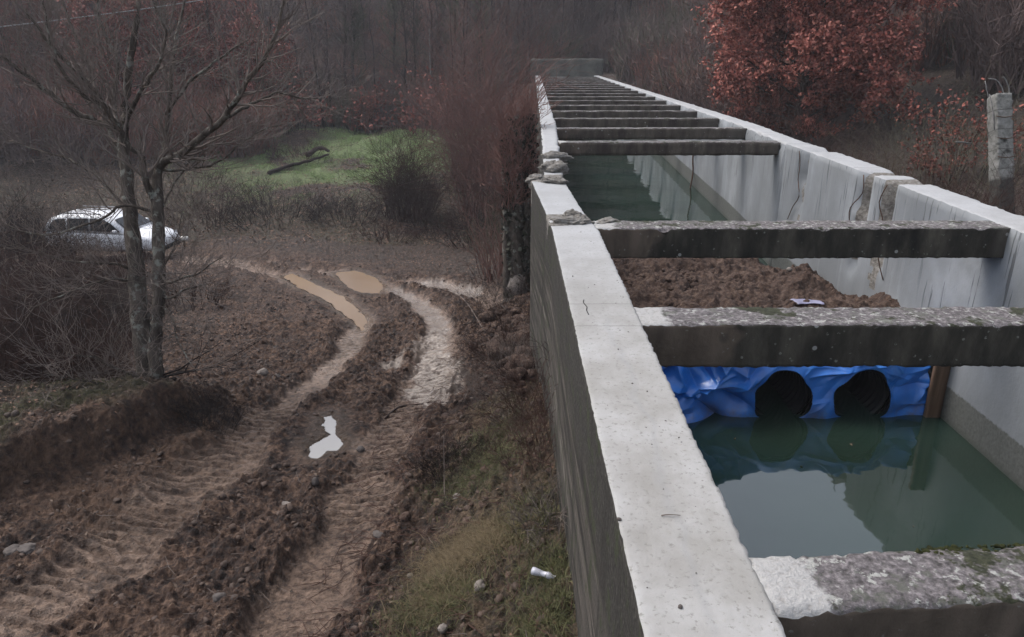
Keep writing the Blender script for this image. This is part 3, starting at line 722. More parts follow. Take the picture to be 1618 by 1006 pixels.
# draped: T=0 deep under water, T=.8 crest, then back over the earth
Zt = np.where(T < .78, -2.5+T/.78*1.13, -1.37+.04*np.sin((T-.78)/.22*3.14))
Yt = np.where(T < .78, 6.95+.22*(T/.78), 7.17+(T-.78)/.22*.75)
Yt = Yt-fold*(1-.5*sst(.8, 1, T))-.5*np.exp(-((X-1.2)/.7)**2)*(1-T)
Zt = Zt+fold*.5*sst(.6, .9, T)+.05*fbm2(X*2.2, T*2, 2, 64)*sst(.5, .8, T)
hole = np.zeros_like(X, bool)
for pxx in PC:
    dx = X-pxx; dz = Zt-PZ; rr = np.hypot(dx, dz)+1e-6
    ang = np.arctan2(dz, dx); R0 = PR-.035+.018*np.sin(ang*3+pxx)+.008*np.sin(ang*7)
    k = np.exp(-np.clip(rr-R0, 0, 9)/.12)
    Yt = Yt*(1-k)+(6.98+.02*np.sin(ang*5))*k
    # radiating gathers
    Yt -= .03*np.abs(np.sin(ang*3.5+pxx*3))*np.exp(-((rr-R0-.12)/.1)**2)
    hole |= rr < R0
i, j = np.meshgrid(np.arange(nx-1), np.arange(nz-1), indexing='ij')
q = np.stack([i*nz+j, (i+1)*nz+j, (i+1)*nz+j+1, i*nz+j+1], -1).reshape(-1, 4)
hv = hole.ravel(); keep = ~(hv[q].any(1))
# smooth the rim: snap rim vertices to the circle
P = np.stack([X, Yt, Zt], -1).reshape(-1, 3)
used = np.zeros(len(P), bool); used[q[keep].ravel()] = True
for pxx in PC:
    dx = P[:, 0]-pxx; dz = P[:, 2]-PZ; rr = np.hypot(dx, dz); ang = np.arctan2(dz, dx); R0 = PR-.035+.018*np.sin(ang*3+pxx)+.008*np.sin(ang*7)
    rim = used & (rr < R0+.011); s = (R0+.002)/np.maximum(rr, 1e-6)
    P[rim, 0] = pxx+dx[rim]*s[rim]; P[rim, 2] = PZ+dz[rim]*s[rim]
tp = mesh_obj('tarpaulin', P, q[keep], [MT['tarp']], smooth=True)
sm = tp.modifiers.new('thick', 'SOLIDIFY'); sm.thickness = .004
tag(tp, 'crumpled blue plastic tarpaulin draped over the dam with two pipe holes in it', 'tarpaulin')
# scrap of lilac sheet lying on the earth
a = hit  # keep name
P0 = atH(1275, 480, 2.88)
Xs, Ys = np.meshgrid(np.linspace(-.15, .15, 24), np.linspace(-.07, .07, 12), indexing='ij')
Zs = .03*fbm2(Xs*6, Ys*9, 3, 3)+.02
i, j = np.meshgrid(np.arange(23), np.arange(11), indexing='ij')
q = np.stack([i*12+j, (i+1)*12+j, (i+1)*12+j+1, i*12+j+1], -1).reshape(-1, 4)
o = mesh_obj('plastic_scrap', np.stack([Xs+.05*fbm2(Ys*9, Xs, 2, 4), Ys+.04*fbm2(Xs*6, Ys, 2, 5), Zs], -1).reshape(-1, 3), q, [simple('lilac_plastic', (.30, .29, .42), .4, .2, 9, .5)], smooth=True)
o.location = (P0.x, P0.y, -1.27); sm = o.modifiers.new('thick', 'SOLIDIFY'); sm.thickness = .003
tag(o, 'small lilac plastic scrap half buried in the brown earth behind the second beam', 'plastic scrap')
def m_wood():
    m = Mat('brown_board'); n = m.noise(1, 5, .6, m.mapping((22, 22, 1.2)))
    c = m.ramp(n, [(.3, (.10, .058, .035)), (.6, (.20, .125, .08)), (.8, (.25, .17, .12))]); return m.out(c, .75, m.bump(n, .004))
MT['wood'] = m_wood()
o = rough_box('wooden_board', lambda y: (np.full_like(y, 4.30), np.full_like(y, 4.452)), np.linspace(6.98, 7.03, 4), (-2.75, -1.22), 8, 60, [MT['wood']], .002, .002, None, 77)
tag(o, 'upright brown wooden board between the blue tarpaulin and the right wall', 'board')
# small stones in the earth
MT['stone'] = simple('pale_stone', (.24, .205, .18), .85, .3, 14, .3, .01)
MT['stone2'] = simple('grey_stone', (.12, .10, .09), .85, .35, 14, .3, .01)
STN = [(1240, 405, 2.85, (.055, .045, .04), 'pale oval stone in the brown earth just under the third beam'), (1247, 428, 2.85, (.04, .035, .03), 'small pale stone in the brown earth, below the oval one'), (1100, 408, 2.88, (.04, .03, .025), 'little tan stone at the left of the brown earth in the channel')]
for k, (a, b, Hh, s, lab) in enumerate(STN):
    p = atH(a, b, Hh); o = lump('stone', (p.x, p.y, p.z+.02), s, MT['stone'], None, 50+k, 3, .15); tag(o, lab, 'stone', 'stones bedded in the earth fill')
ST2 = [(416, 594, (.13, .11, .10), 'stone', 'smooth pale boulder beside the left rut near the tree'), (437, 600, (.10, .09, .07), 'stone2', 'darker rough stone touching the smooth pale boulder'), (456, 797, (.13, .06, .05), 'stone', 'long pale stone lying in the mud between the two ruts, foreground'),
       (722, 788, (.055, .05, .05), 'stone', 'small round pale stone below the dark pit near the wall'), (570, 706, (.08, .07, .06), 'stone2', 'brown muddy stone at the edge of the right rut, right of the pale puddle'), (350, 962, (.08, .06, .05), 'stone2', 'muddy stone between the ruts at the bottom of the picture'),
       (20, 871, (.11, .10, .05), 'stone2', 'flat grey stone at the left edge of the picture'), (45, 873, (.12, .10, .05), 'stone2', 'flat grey stone right of the one on the left edge'), (758, 940, (.07, .06, .055), 'stone', 'pinkish stone in the grass left of the plastic bottle'), (816, 463, (.27, .24, .27), 'stone', 'big whitish boulder leaning on the outside foot of the left wall'),
       (800, 474, (.13, .13, .12), 'stone2', 'grey boulder under the big whitish one at the wall foot'), (700, 1000, (.05, .05, .045), 'stone', 'small pink-white stone at the bottom edge near the grass'), (500, 776, (.05, .06, .09), 'stone2', 'upright clod on the rim of the right rut'), (648, 905, (.04, .04, .03), 'stone', 'tiny white stone in the churned mud at lower centre'),
       (600, 866, (.10, .06, .05), 'stone2', 'angular muddy stone in churned earth right of the near right rut')]
for k, (a, b, s, mt, lab) in enumerate(ST2):
    p = gnd(a, b); s = s if s[0] > .18 else tuple(v*.66 for v in s)
    o = lump('boulder' if s[0] > .18 else 'stone', (p.x, p.y, p.z+s[2]*.45), s, MT[mt], None, 70+k, 4, .22); tag(o, lab, 'boulder' if s[0] > .18 else 'stone', 'stones lying about the muddy track')
# plastic bottle
def lathe(prof, seg=20):
    V = []; Fq = []
    for (x, r) in prof:
        for a in range(seg): an = 2*math.pi*a/seg; V.append((x, r*math.cos(an), r*math.sin(an)))
    for i in range(len(prof)-1):
        for b in range(seg): Fq.append((i*seg+b, (i+1)*seg+b, (i+1)*seg+(b+1) % seg, i*seg+(b+1) % seg))
    Fq.append(tuple(range(seg))); Fq.append(tuple((len(prof)-1)*seg+b for b in range(seg))[::-1])
    return V, Fq
p = gnd(858, 932)
bt = empty('plastic_bottle', (p.x, p.y, p.z+.05), R(-25), label='crushed whitish plastic bottle lying in the grass near the wall foot', cat='bottle')
V, Fq = lathe([(-.095, .02), (-.093, .030), (-.06, .031), (-.055, .028), (-.03, .032), (-.025, .028), (.0, .031), (.02, .029), (.04, .031), (.06, .024), (.075, .013), (.085, .012)])
V = [(x, y*(1-.25*math.exp(-(x/.04)**2)), z*(1-.35*math.exp(-(x/.03)**2))) for x, y, z in V]
mesh_obj('body', V, Fq, [simple('milky_plastic', (.6, .6, .68), .3, .1, 20, .5)], bt, smooth=True)
V, Fq = lathe([(.083, .014), (.102, .014)]); mesh_obj('cap', V, Fq, [simple('white_cap', (.7, .7, .75), .4, .05)], bt)
for ch in bt.children: ch.scale = (.8,)*3

# ------------------------------------------------------------------ plants: generators
MT['bark'] = None
def m_bark(name, c0, c1, c2):
    m = Mat(name); n = m.noise(1, 5, .65, m.mapping((14, 14, 3))); g = m.noise(9, 4, .6)
    c = m.ramp(n, [(.3, c0), (.55, c1), (.72, c2)])
    c = m.mix(m.ramp(g, [(.56, 0.), (.64, .7)]), c, (.30, .31, .27))
    return m.out(c, .95, m.bump(n, .015, 1), .15)
MT['bark'] = m_bark('lichened_bark', (.04, .032, .026), (.11, .090, .074), (.22, .185, .155))
MT['twig'] = twigmat('grey_brown_twigs', (.19, .155, .135))
MT['twigdark'] = twigmat('dark_twigs', (.045, .034, .030))
MT['brush'] = twigmat('reddish_brush', (.070, .040, .032), .55)
MT['brushgrey'] = twigmat('grey_red_brush', (.19, .105, .088), .45)
MT['forest'] = twigmat('wood_twigs', (.165, .118, .106), .5)
MT['forest2'] = twigmat('wood_twigs_olive', (.12, .112, .078), .5)
MT['forest3'] = twigmat('wood_twigs_red', (.235, .115, .088), .5)
def rv(s=1): return Vector((random.uniform(-s, s), random.uniform(-s, s), random.uniform(-s, s)))
def spline(P, k=4):
    P = [Vector(p) for p in P]; Q = []
    for i in range(len(P)-1):
        p0 = P[max(i-1, 0)]; p1 = P[i]; p2 = P[i+1]; p3 = P[min(i+2, len(P)-1)]
        for a in range(k):
            t = a/k; Q.append(.5*((2*p1)+(-p0+p2)*t+(2*p0-5*p1+4*p2-p3)*t*t+(-p0+3*p1-3*p2+p3)*t**3))
    Q.append(P[-1]); return Q
def grow(acc, p, d, L, r, depth, sides=4, up=.35, wig=.35, kids=4, leafcb=None, sub=.5, minr=.0018):
    n = 5; pts = [p]; rad = [r]; dd = d.normalized()
    for i in range(n):
        dd = (dd+rv(wig)*.5+Vector((0, 0, up*.2))).normalized(); pts.append(pts[-1]+dd*L/n); rad.append(max(minr, r*(1-.75*(i+1)/n)))
    if depth > 0 or r > .006: acc.tube(pts, rad, sides if r > .01 else 3, cap=False)
    else:
        acc.tube(pts, rad, 3, cap=False)
    if leafcb: leafcb(pts, depth)
    if depth > 0:
        for k in range(kids):
            t = random.uniform(.2, 1)*n; i = min(int(t), n-1); q = pts[i].lerp(pts[i+1], t-i)
            ax = rv(1).cross(dd); 
            if ax.length < .01: continue
            nd = (dd+ax.normalized()*random.uniform(.6, 1.2)).normalized()
            grow(acc, q, nd, L*random.uniform(.35, .7), max(minr, rad[i]*.55), depth-1, sides, up, wig, kids, leafcb, sub, minr)

# ---- the bare tree in front, with measured limbs
TD = 9.75
base = gnd(238, 634)
tree = empty('bare_tree', (0, 0, 0), label='big leafless tree with lichen-spotted forked trunk in front of the white car', cat='tree')
def tp_(px, py, dd=0): return atD(px, py, TD+dd)
pxm = .84*TD/F
trunks = [([(238, 650, 0), (232, 600, 0), (226, 540, 0), (220, 480, 0), (213, 400, 0), (206, 340, .05), (200, 280, .1), (196, 220, .1), (200, 150, 0), (206, 90, -.1), (216, 30, -.2), (222, -60, -.3), (230, -150, -.3)], [23, 19, 17, 16, 14, 13, 11, 9.5, 8, 6.5, 5, 3.5, 2]),
          ([(246, 645, -.1), (246, 600, -.15), (246, 540, -.2), (251, 480, -.25), (251, 400, -.25), (249, 330, -.25), (248, 268, -.2)], [17, 14, 12.5, 12, 11.5, 10.5, 9.5])]
limbs = [([(248, 270, -.2), (262, 255, -.3), (290, 240, -.5), (320, 213, -.7), (350, 190, -.8), (375, 155, -1), (395, 122, -1.1), (420, 90, -1.2), (438, 45, -1.3), (450, -10, -1.4)], 8),
         ([(350, 190, -.8), (382, 172, -.6), (410, 158, -.5), (440, 146, -.4), (475, 155, -.3), (505, 157, -.2)], 3.6),
         ([(248, 275, -.2), (258, 235, 0), (266, 180, .2), (270, 120, .3), (278, 60, .5), (290, 12, .6), (300, -60, .7)], 6),
         ([(247, 325, -.25), (236, 300, -.3), (229, 275, -.4), (222, 245, -.4), (205, 232, -.5), (190, 205, -.6), (165, 165, -.8), (140, 130, -.9), (105, 98, -1.0), (70, 58, -1.1), (40, 15, -1.2)], 7),
         ([(150, 190, -.6), (110, 171, -.7), (70, 140, -.8), (30, 110, -.9), (0, 88, -1), (-60, 50, -1)], 5.5), ([(190, 205, -.6), (165, 195, -.6), (150, 190, -.6)], 6),
         ([(206, 345, 0), (180, 305, .2), (145, 272, .3), (110, 252, .4), (60, 236, .5), (15, 222, .6)], 3.6),
         ([(248, 335, -.2), (220, 328, -.3), (190, 325, -.4), (165, 343, -.5), (120, 360, -.6), (70, 372, -.7), (0, 352, -.8)], 3.4),
         ([(206, 424, 0), (180, 417, -.2), (150, 414, -.3), (100, 410, -.4), (60, 395, -.5)], 3.2),
         ([(207, 445, 0), (180, 440, -.3), (150, 448, -.4), (95, 467, -.5), (45, 490, -.6)], 3.0),
         ([(255, 478, -.2), (272, 505, -.5), (282, 540, -.6), (296, 565, -.7), (312, 590, -.8)], 2.2),
         ([(255, 268, -.2), (300, 267, -.1), (340, 258, 0), (375, 232, .1), (405, 210, .2), (445, 195, .3)], 3),
         ([(255, 330, -.2), (275, 290, .2), (300, 255, .3), (325, 215, .4), (335, 190, .4)], 2.4),
         ([(200, 280, .1), (185, 235, .3), (160, 170, .4), (140, 110, .5), (115, 50, .6), (95, -20, .7)], 6),
         ([(196, 220, .1), (180, 165, .4), (186, 100, .5), (160, 40, .6), (150, -40, .6)], 5.5),
         ([(198, 190, 0), (225, 140, -.4), (250, 100, -.6), (262, 50, -.7), (240, 0, -.8)], 4.5),
         ([(165, 165, -.8), (130, 150, -1), (90, 95, -1.2), (75, 40, -1.3), (65, -20, -1.3)], 4),
         ([(262, 180, .1), (300, 130, .0), (330, 105, -.1), (365, 80, -.2), (395, 62, -.3)], 3),
         ([(249, 420, -.25), (262, 445, -.4), (285, 440, -.6), (315, 430, -.7), (350, 405, -.8)], 3),
         ([(252, 470, -.2), (275, 468, -.4), (300, 455, -.5), (330, 450, -.5)], 3), ([(251, 430, -.2), (270, 400, 0), (278, 380, .1), (290, 330, .2)], 2.2),
         ([(232, 600, 0), (190, 585, -.6), (150, 565, -1), (110, 560, -1.2)], 2.5), ([(232, 615, 0), (180, 610, -.5), (130, 600, -.9), (70, 590, -1.2)], 2.2)]
ta = Acc()
for P, rr in trunks:
    Q = [tp_(*p) for p in P]; Q[0].z = min(Q[0].z, gz(Q[0].x, Q[0].y)-.1); Q = spline(Q, 4)
    rad = np.interp(np.linspace(0, 1, len(Q)), np.linspace(0, 1, len(rr)), rr)*pxm
    rad = [r*(1+.08*math.sin(i*1.9)+random.uniform(-.05, .05)) for i, r in enumerate(rad)]
    ta.tube([q+rv(.008) for q in Q], rad, 12)
for a in range(5):     # root flare
    an = a*1.25+.3; b = tp_(238, 632); ta.tube([b+Vector((0, 0, .15)), b+Vector((math.cos(an)*.16, math.sin(an)*.14, .0)), b+Vector((math.cos(an)*.36, math.sin(an)*.3, -.12))], [.1, .07, .02], 8)
ta.build('trunk', MT['bark'], tree, True)
la = Acc(); tw = Acc()
for P, r in limbs:
    Q = spline([tp_(*p) for p in P], 4); n = len(Q); rad = [max(.004, r*pxm*(1-.72*i/n)) for i in range(n)]
    Q = [q+rv(.012) for q in Q]; la.tube(Q, rad, 7)
    Ln = sum((Q[i+1]-Q[i]).length for i in range(n-1))
    for k in range(int(Ln*13)+5):
        i = int(random.uniform(.15, 1)*(n-1)); i = min(i, n-2); d = (Q[i+1]-Q[i]).normalized()
        nd = (d*.7+rv(1).cross(d).normalized()*.9+Vector((0, 0, .25))).normalized()
        grow(tw, Q[i], nd, random.uniform(.3, .95), max(.0045, rad[i]*.42), 2, 4, .4, .55, 3, minr=.0022)
la.build('limbs', MT['bark'], tree, True); tw.build('twigs', MT['twig'], tree)

# ---- thickets: many arching stems from a patch of ground
def thicket(name, label, cat, px, py, rad, hgt, n, mat, group=None, leaf=None, dep=2, lean=.35, r0=.006, at_=None, oval=1.0, kids=3):
    c = at_ or gnd(px, py); a = Acc(); la = Acc()
    def cb(pts, d):
        if leaf and d <= 1:
            for _ in range(leaf[1]):
                q = random.choice(pts)+rv(.04); s = leaf[2]*random.uniform(.6, 1.3); u = rv(1).normalized(); v = u.cross(rv(1)).normalized(); la.quad(q, u*s, v*s*.6)
    for k in range(n):
        an = random.uniform(0, 6.283); rr = rad*math.sqrt(random.random()); x = math.cos(an)*rr; y = math.sin(an)*rr*oval
        z = gz(c.x+x, c.y+y)-c.z-.05
        d = Vector((x/rad*lean+random.uniform(-.3, .3), y/rad*lean+random.uniform(-.3, .3), 1)).normalized()
        grow(a, Vector((x, y, z)), d, hgt*random.uniform(.5, 1)*(1-.45*(rr/rad)**2), r0, dep, 3, .05, .4, kids, cb if leaf else None, minr=.0016 if c.y < 20 else .004)
    if leaf and la.n:
        root = empty(name, c, label=label, cat=cat, group=group); a.build('stems', MT[mat], root); la.build('leaves', MT[leaf[0]], root)
    else:
        root = a.build(name, MT[mat]); root.location = c; tag(root, label, cat, group)
    return root
def m_leaf(name, a, b, c3):
    m = Mat(name); geo = m.node('ShaderNodeNewGeometry'); n = m.noise(1.1, 3)
    f = m.math('ADD', m.math('MULTIPLY', geo.outputs['Random Per Island'], .6), m.math('MULTIPLY', n, .4))
    return m.out(m.ramp(f, [(.2, a), (.5, b), (.8, c3)]), .7, spec=.25)
MT['redleaf'] = m_leaf('rust_red_oak_leaves', (.15, .045, .033), (.40, .11, .08), (.64, .25, .18))
MT['redleaf2'] = m_leaf('dull_red_leaves', (.12, .035, .025), (.27, .075, .055), (.42, .14, .10))
MT['straw'] = m_leaf('dry_grass', (.10, .07, .04), (.19, .14, .075), (.28, .21, .12))
MT['blade'] = m_leaf('grass_blades', (.05, .055, .020), (.11, .115, .045), (.21, .20, .09))
MT['bright'] = m_leaf('bright_grass', (.14, .20, .07), (.26, .38, .13), (.40, .50, .22))
MT['ivy'] = m_leaf('dark_ivy_leaves', (.010, .012, .006), (.022, .024, .013), (.05, .05, .03))
MT['litter'] = m_leaf('fallen_leaves', (.08, .045, .03), (.17, .09, .06), (.30, .18, .12))
lft = [(30, 600, .9, 1.3, 200, 'reddish brown leafless thicket at the left edge, above the grassy ledge'), (110, 620, .7, 1.1, 200, 'leafless brown thicket between the left edge and the forked tree'), (60, 520, 1.1, 1.6, 220, 'tall brown thicket behind the others, below the parked car'),
       (160, 540, .9, 1.3, 200, 'brown thicket just left of the forked trunk'), (-70, 560, 1.2, 2.2, 200, 'tall dark thicket running out of the left edge'), (150, 450, 1.3, 1.5, 200, 'brown thicket below the white car'), (20, 440, 1.5, 2.4, 200, 'grey brown thicket at the left edge level with the car'), (300, 480, .8, .9, 70, 'low brushy thicket right of the forked trunk')]
for k, (a, b, r_, h_, n_, lab) in enumerate(lft):
    thicket('thicket', lab, 'shrub', a, b, r_, h_, n_, 'brush' if k % 3 else 'twigdark', 'leafless thickets under the bare tree', lean=.6, r0=.006 if b > 500 else .009, kids=4)
# shrubs beyond the road
thicket('shrub', 'rounded dark reddish bush with dense upright twigs on the green mound', 'shrub', 645, 345, 1.0, 3.3, 230, 'brush', None, dep=2, lean=.22, r0=.014, oval=.7)
for k, (a, b, r_, h_, n_, mt, lab) in enumerate([(330, 350, 1.6, 1.7, 90, 'brush', 'brown bank shrub right of the car'), (430, 346, 2.0, 1.6, 130, 'twigdark', 'dark shrub on the bank, left of the two in front of the green mound'), (545, 345, 1.4, 1.1, 110, 'twigdark', 'low black shrub on the bank below the green mound'), (300, 300, 1.6, 1.3, 50, 'brush', 'brown undergrowth behind the limbs of the forked tree'),
                                                (700, 372, 1.2, 1.2, 70, 'brush', 'brown shrub on the verge right of the rounded bush'), (760, 385, 1.1, 2.0, 70, 'brush', 'shrub beside the ivy-dark trunk'), (610, 378, 1.0, .9, 60, 'brush', 'small low shrub at the road verge'), (790, 395, .8, 1.6, 60, 'forest2', 'olive shrub at the foot of the ivy-dark trunk'), (480, 250, 1.6, 1.2, 50, 'brush', 'low brush at the top left of the green mound')]):
    thicket('shrub', lab, 'shrub', a, b, r_, h_, n_, mt, 'shrubs along the bank beyond the track', lean=1.0, r0=.012)
thicket('tall_shrub', 'tall reddish twiggy thicket rising beside the far left wall', 'shrub', 762, 335, 1.0, 7.6, 120, 'brushgrey', None, dep=2, lean=.06, r0=.022, kids=5)
thicket('tall_shrub', 'grey brush standing in front of the ivy-dark trunk', 'shrub', 785, 440, .5, 2.6, 45, 'brushgrey', None, dep=2, lean=.2, r0=.014)
thicket('tall_shrub', 'thin brown sapling cluster left of the tall reddish thicket', 'shrub', 735, 300, 1.0, 5.0, 60, 'forest', None, dep=2, lean=.08, r0=.02, kids=4)
# brush by the wall foot
for k, (a, b, r_, h_, n_, mt, lab) in enumerate([(842, 640, .28, .75, 34, 'brush', 'brown weeds against the wall foot below the broken joint'), (800, 610, .35, .6, 34, 'twig', 'pale dead stems on the earth bank by the wall'), (815, 545, .45, .8, 40, 'brush', 'reddish dead stems under the whitish boulder'), (770, 500, .5, .7, 40, 'twigdark', 'dark brush left of the whitish boulder'),
                                                (862, 720, .25, .6, 30, 'brush', 'brown stalks at the wall foot halfway along'), (880, 830, .2, .45, 24, 'twig', 'weeds at the wall foot above the bottle'), (330, 675, .25, .4, 40, 'twigdark', 'dark tuft of twigs on the ledge below the forked tree'), (710, 745, .22, .3, 50, 'twigdark', 'black tangle of roots in the pit right of the right rut')]):
    thicket('weeds', lab, 'weeds', a, b, r_*1.25, h_*1.15, int(n_*1.7), mt, 'dead weeds near the wall and ledge', lean=.7, r0=.0035)
# brush right of the channel
RG = [(6.1, 9.2, .8, 1.5, 80, 'brush', 'brown weeds outside the right wall, before the broken pillar'), (6.6, 11.5, .9, 1.5, 80, 'brush', 'brown weeds outside the right wall, left of the broken pillar'), (7.3, 14.5, 1.2, 1.9, 90, 'brush', 'reddish brush behind the broken pillar'), (9.2, 11.5, 1.0, 1.6, 80, 'brush', 'brush right of the broken pillar'), (7.4, 18.5, 1.3, 2.2, 90, 'brush', 'brush at the foot of the red-leaved tree'), (9.5, 16.5, 1.4, 2.6, 90, 'forest2', 'olive brush behind the broken pillar'), (7.8, 24, 1.6, 3, 90, 'brush', 'brush along the far right wall'), (8, 31, 2, 3.4, 90, 'forest', 'grey brush along the far right wall near its end')]
for (x, y, r_, h_, n_, mt, lab) in RG:
    thicket('thicket', lab, 'shrub', 0, 0, r_, h_, n_, mt, 'brush outside the right wall', at_=Vector((x, y, gz(x, y))), lean=.4, r0=.007)
thicket('red_shrub', 'bush with rust-red leaves below and right of the big red-leaved tree', 'shrub', 0, 0, .8, 2.0, 34, 'twigdark', None, ('redleaf2', 5, .032), at_=Vector((10.6, 18.0, gz(10.6, 18.0))), r0=.012, lean=.3)
thicket('red_shrub', 'small red-leaved bush at the edge of the wood beyond the green mound', 'shrub', 478, 215, 1.2, 3.0, 22, 'twigdark', None, ('redleaf2', 2, .08), r0=.02, lean=.3)
thicket('red_shrub', 'small red-leaved bush in the wood just above the middle of the green mound', 'shrub', 575, 205, 1.2, 3.0, 22, 'twigdark', None, ('redleaf2', 2, .08), r0=.02, lean=.3)
thicket('red_shrub', 'red-leaved bush at the right end of the green mound', 'shrub', 690, 215, 1.6, 3.4, 30, 'twigdark', None, ('redleaf2', 2, .08), r0=.02, lean=.3)

# ---- trees
def leafy_tree(name, label, loc, hgt, width, nl, leafmat, barkmat, leafsize, perpt, seed, trunk_r=.14, low=.12, gapk=.0):
    random.seed(seed); root = empty(name, loc, label=label, cat='tree'); a = Acc(); b = Acc(); l = Acc()
    H_ = hgt; P = [Vector((0, 0, -.3))]; 
    for i in range(8): P.append(Vector((random.uniform(-.15, .15)*(i+1)*.3, random.uniform(-.15, .15)*(i+1)*.3, H_*.82*(i+1)/8)))
    Q = spline(P, 3); a.tube(Q, [trunk_r*(1-.85*i/len(Q)) for i in range(len(Q))], 8)
    def cb(pts, d):
        if d <= 1:
            for q in pts[1:]:
                for _ in range(perpt):
                    c = q+rv(.16); s = leafsize*random.uniform(.5, 1.3); u = rv(1).normalized(); v = u.cross(rv(1)).normalized(); l.quad(c, u*s, v*s*.55)
    for k in range(nl):
        t = low+(1-low)*(k+random.random())/nl; i = min(int(t*(len(Q)-1)), len(Q)-2)
        an = k*2.4+random.uniform(-.4, .4); w_ = width*(math.sin(math.pi*min(1, .12+t*.85))**.6)*random.uniform(.65, 1.1)
        d = Vector((math.cos(an), math.sin(an), .25+t*.9)).normalized()
        grow(b, Q[i], d, w_, trunk_r*.35*(1-t*.6), 3 if w_ > 1.2 else 2, 4, .1, .35, 4, cb, minr=.004)
    a.build('trunk', MT[barkmat], root, True); cr = b.build('crown', MT['twigdark'], root); l.build('leaves', MT[leafmat], cr)
    random.seed(seed+1); return root
x, y = 10.0, 27.0
leafy_tree('red_leaved_tree', 'broad oak with rust-red leaves above the right wall', (x, y, gz(x, y)), 8.2, 3.2, 76, 'redleaf', 'bark', .048, 5, 11, .16, .03)
for k_, (px_t, py_t, h_t, w_t, lab_t) in enumerate([(408, 205, 6.5, 2.6, 'russet-leaved tree at the edge of the wood, right of the forked tree limbs'), (300, 190, 8.5, 2.8, 'tall russet-leaved tree in the wood behind the crown of the forked tree'), (215, 205, 8.0, 2.6, 'russet-leaved tree deep in the wood, behind the left limbs of the forked tree')]):
    c_ = gnd(px_t, py_t); leafy_tree('russet_tree', lab_t, c_, h_t, w_t, 30, 'redleaf2', 'bark', .06, 2, 200+k_, .11)
# forest prototypes
def forest_proto(name, seed, hgt, mat, dens=1.0, spread=.28, leaf=None, vine=False):
    random.seed(seed); a = Acc(); P = [Vector((0, 0, -.6))]; lx = random.uniform(-.05, .05); ly = random.uniform(-.05, .05)
    for i in range(7): P.append(Vector((lx*hgt*(i/6)+random.uniform(-.1, .1), ly*hgt*(i/6)+random.uniform(-.1, .1), hgt*(i+.5)/7)))
    a.tube(P, [hgt*.012*(1-.85*i/7) for i in range(8)], 5)
    cr = Acc(); l = Acc()
    for k in range(int(34*dens)):
        t = random.uniform(.12, .98)*7; i = int(t); p = P[min(i, 6)].lerp(P[min(i+1, 7)], t-i)
        an = random.uniform(0, 6.28); h = t/7; L = hgt*spread*(1.15-h*.75)*random.uniform(.6, 1.2)
        d = Vector((math.cos(an), math.sin(an), random.uniform(.5, 1.6))).normalized(); q = [p]
        for s in range(4): d = (d+rv(.25)+Vector((0, 0, .12))).normalized(); q.append(q[-1]+d*L/4)
        cr.tube(q, [.028*(1-.2*s) for s in range(5)], 3, cap=False)
        for m_ in range(int(11*dens)):
            s = random.randint(0, 3); b0 = q[s].lerp(q[s+1], random.random()); d2_ = (d+rv(.9)+Vector((0, 0, .35))).normalized(); b1 = b0+d2_*L*random.uniform(.25, .5); cr.twig(b0, b1, .016)
            for n_ in range(4):
                c0 = b0.lerp(b1, random.uniform(.2, .9)); c1 = c0+(d2_+rv(.9)).normalized()*L*random.uniform(.12, .28); cr.twig(c0, c1, .011)
                if leaf and random.random() < leaf:
                    for _ in range(3):
                        s2 = random.uniform(.05, .09); u = rv(1).normalized(); v = u.cross(rv(1)).normalized(); l.quad(c0.lerp(c1, random.random())+rv(.1), u*s2, v*s2*.6)
    return a, cr, l
KINDS = [('forest', 1.0, .26, None), ('forest', 1.1, .2, None), ('forest2', 1.15, .24, None), ('forest3', 1.0, .24, None), ('forest', .9, .3, None), ('forest3', 1.0, .26, .6)]
protos = []
for k, (mt, de, sp, lf) in enumerate(KINDS):
    a, cr, l = forest_proto('p', 100+k, 9.0, mt, de, sp, lf); protos.append((a, cr, l, mt))
def acc_np(a):
    v = np.array(a.v, dtype=np.float64); f = np.array([t if len(t) == 4 else (t[0], t[1], t[2], t[2]) for t in a.f if len(t) <= 4], dtype=np.int64); return v, f
PNP = []
for a, cr, l, mt in protos:
    va, fa = acc_np(a); vc, fc = acc_np(cr)
    v = np.concatenate([va, vc]); f = np.concatenate([fa, fc+len(va)]); lv = acc_np(l) if l.n else None
    PNP.append((v, f, lv, mt))
# first row(s): trees of their own
LBL = ['bare grey-brown tree of the wood on the slope behind the track', 'slim bare grey tree of the wood on the slope behind the track', 'olive-brown bare tree of the wood on the slope behind the track', 'reddish bare tree of the wood on the slope behind the track', 'wide bare brown tree of the wood on the slope behind the track', 'bare-topped tree with some red leaves left, in the wood behind the track']
roots = {}
def forest_tree(x, y, k, s, rz):
    z = gz(x, y)
    if k not in roots:
        a, cr, l, mt = protos[k]
        r = empty('forest_tree', (x, y, z), rz, label=LBL[k], cat='tree', group='trees of the wood on the slope')
        t = a.build('trunk', MT['twigdark'], r); c = cr.build('crown', MT[mt], r); KIDS[r.name] = [t, c]
        if l.n: lf = l.build('leaves', MT['redleaf2'], c); KIDS[c.name] = [lf]
        roots[k] = r
    else:
        r = copy_tree(roots[k]); r.location = (x, y, z); r.rotation_euler = (0, 0, rz)
    r.scale = (s*random.uniform(.85, 1.15),)*2+(s,); return r
random.seed(5)
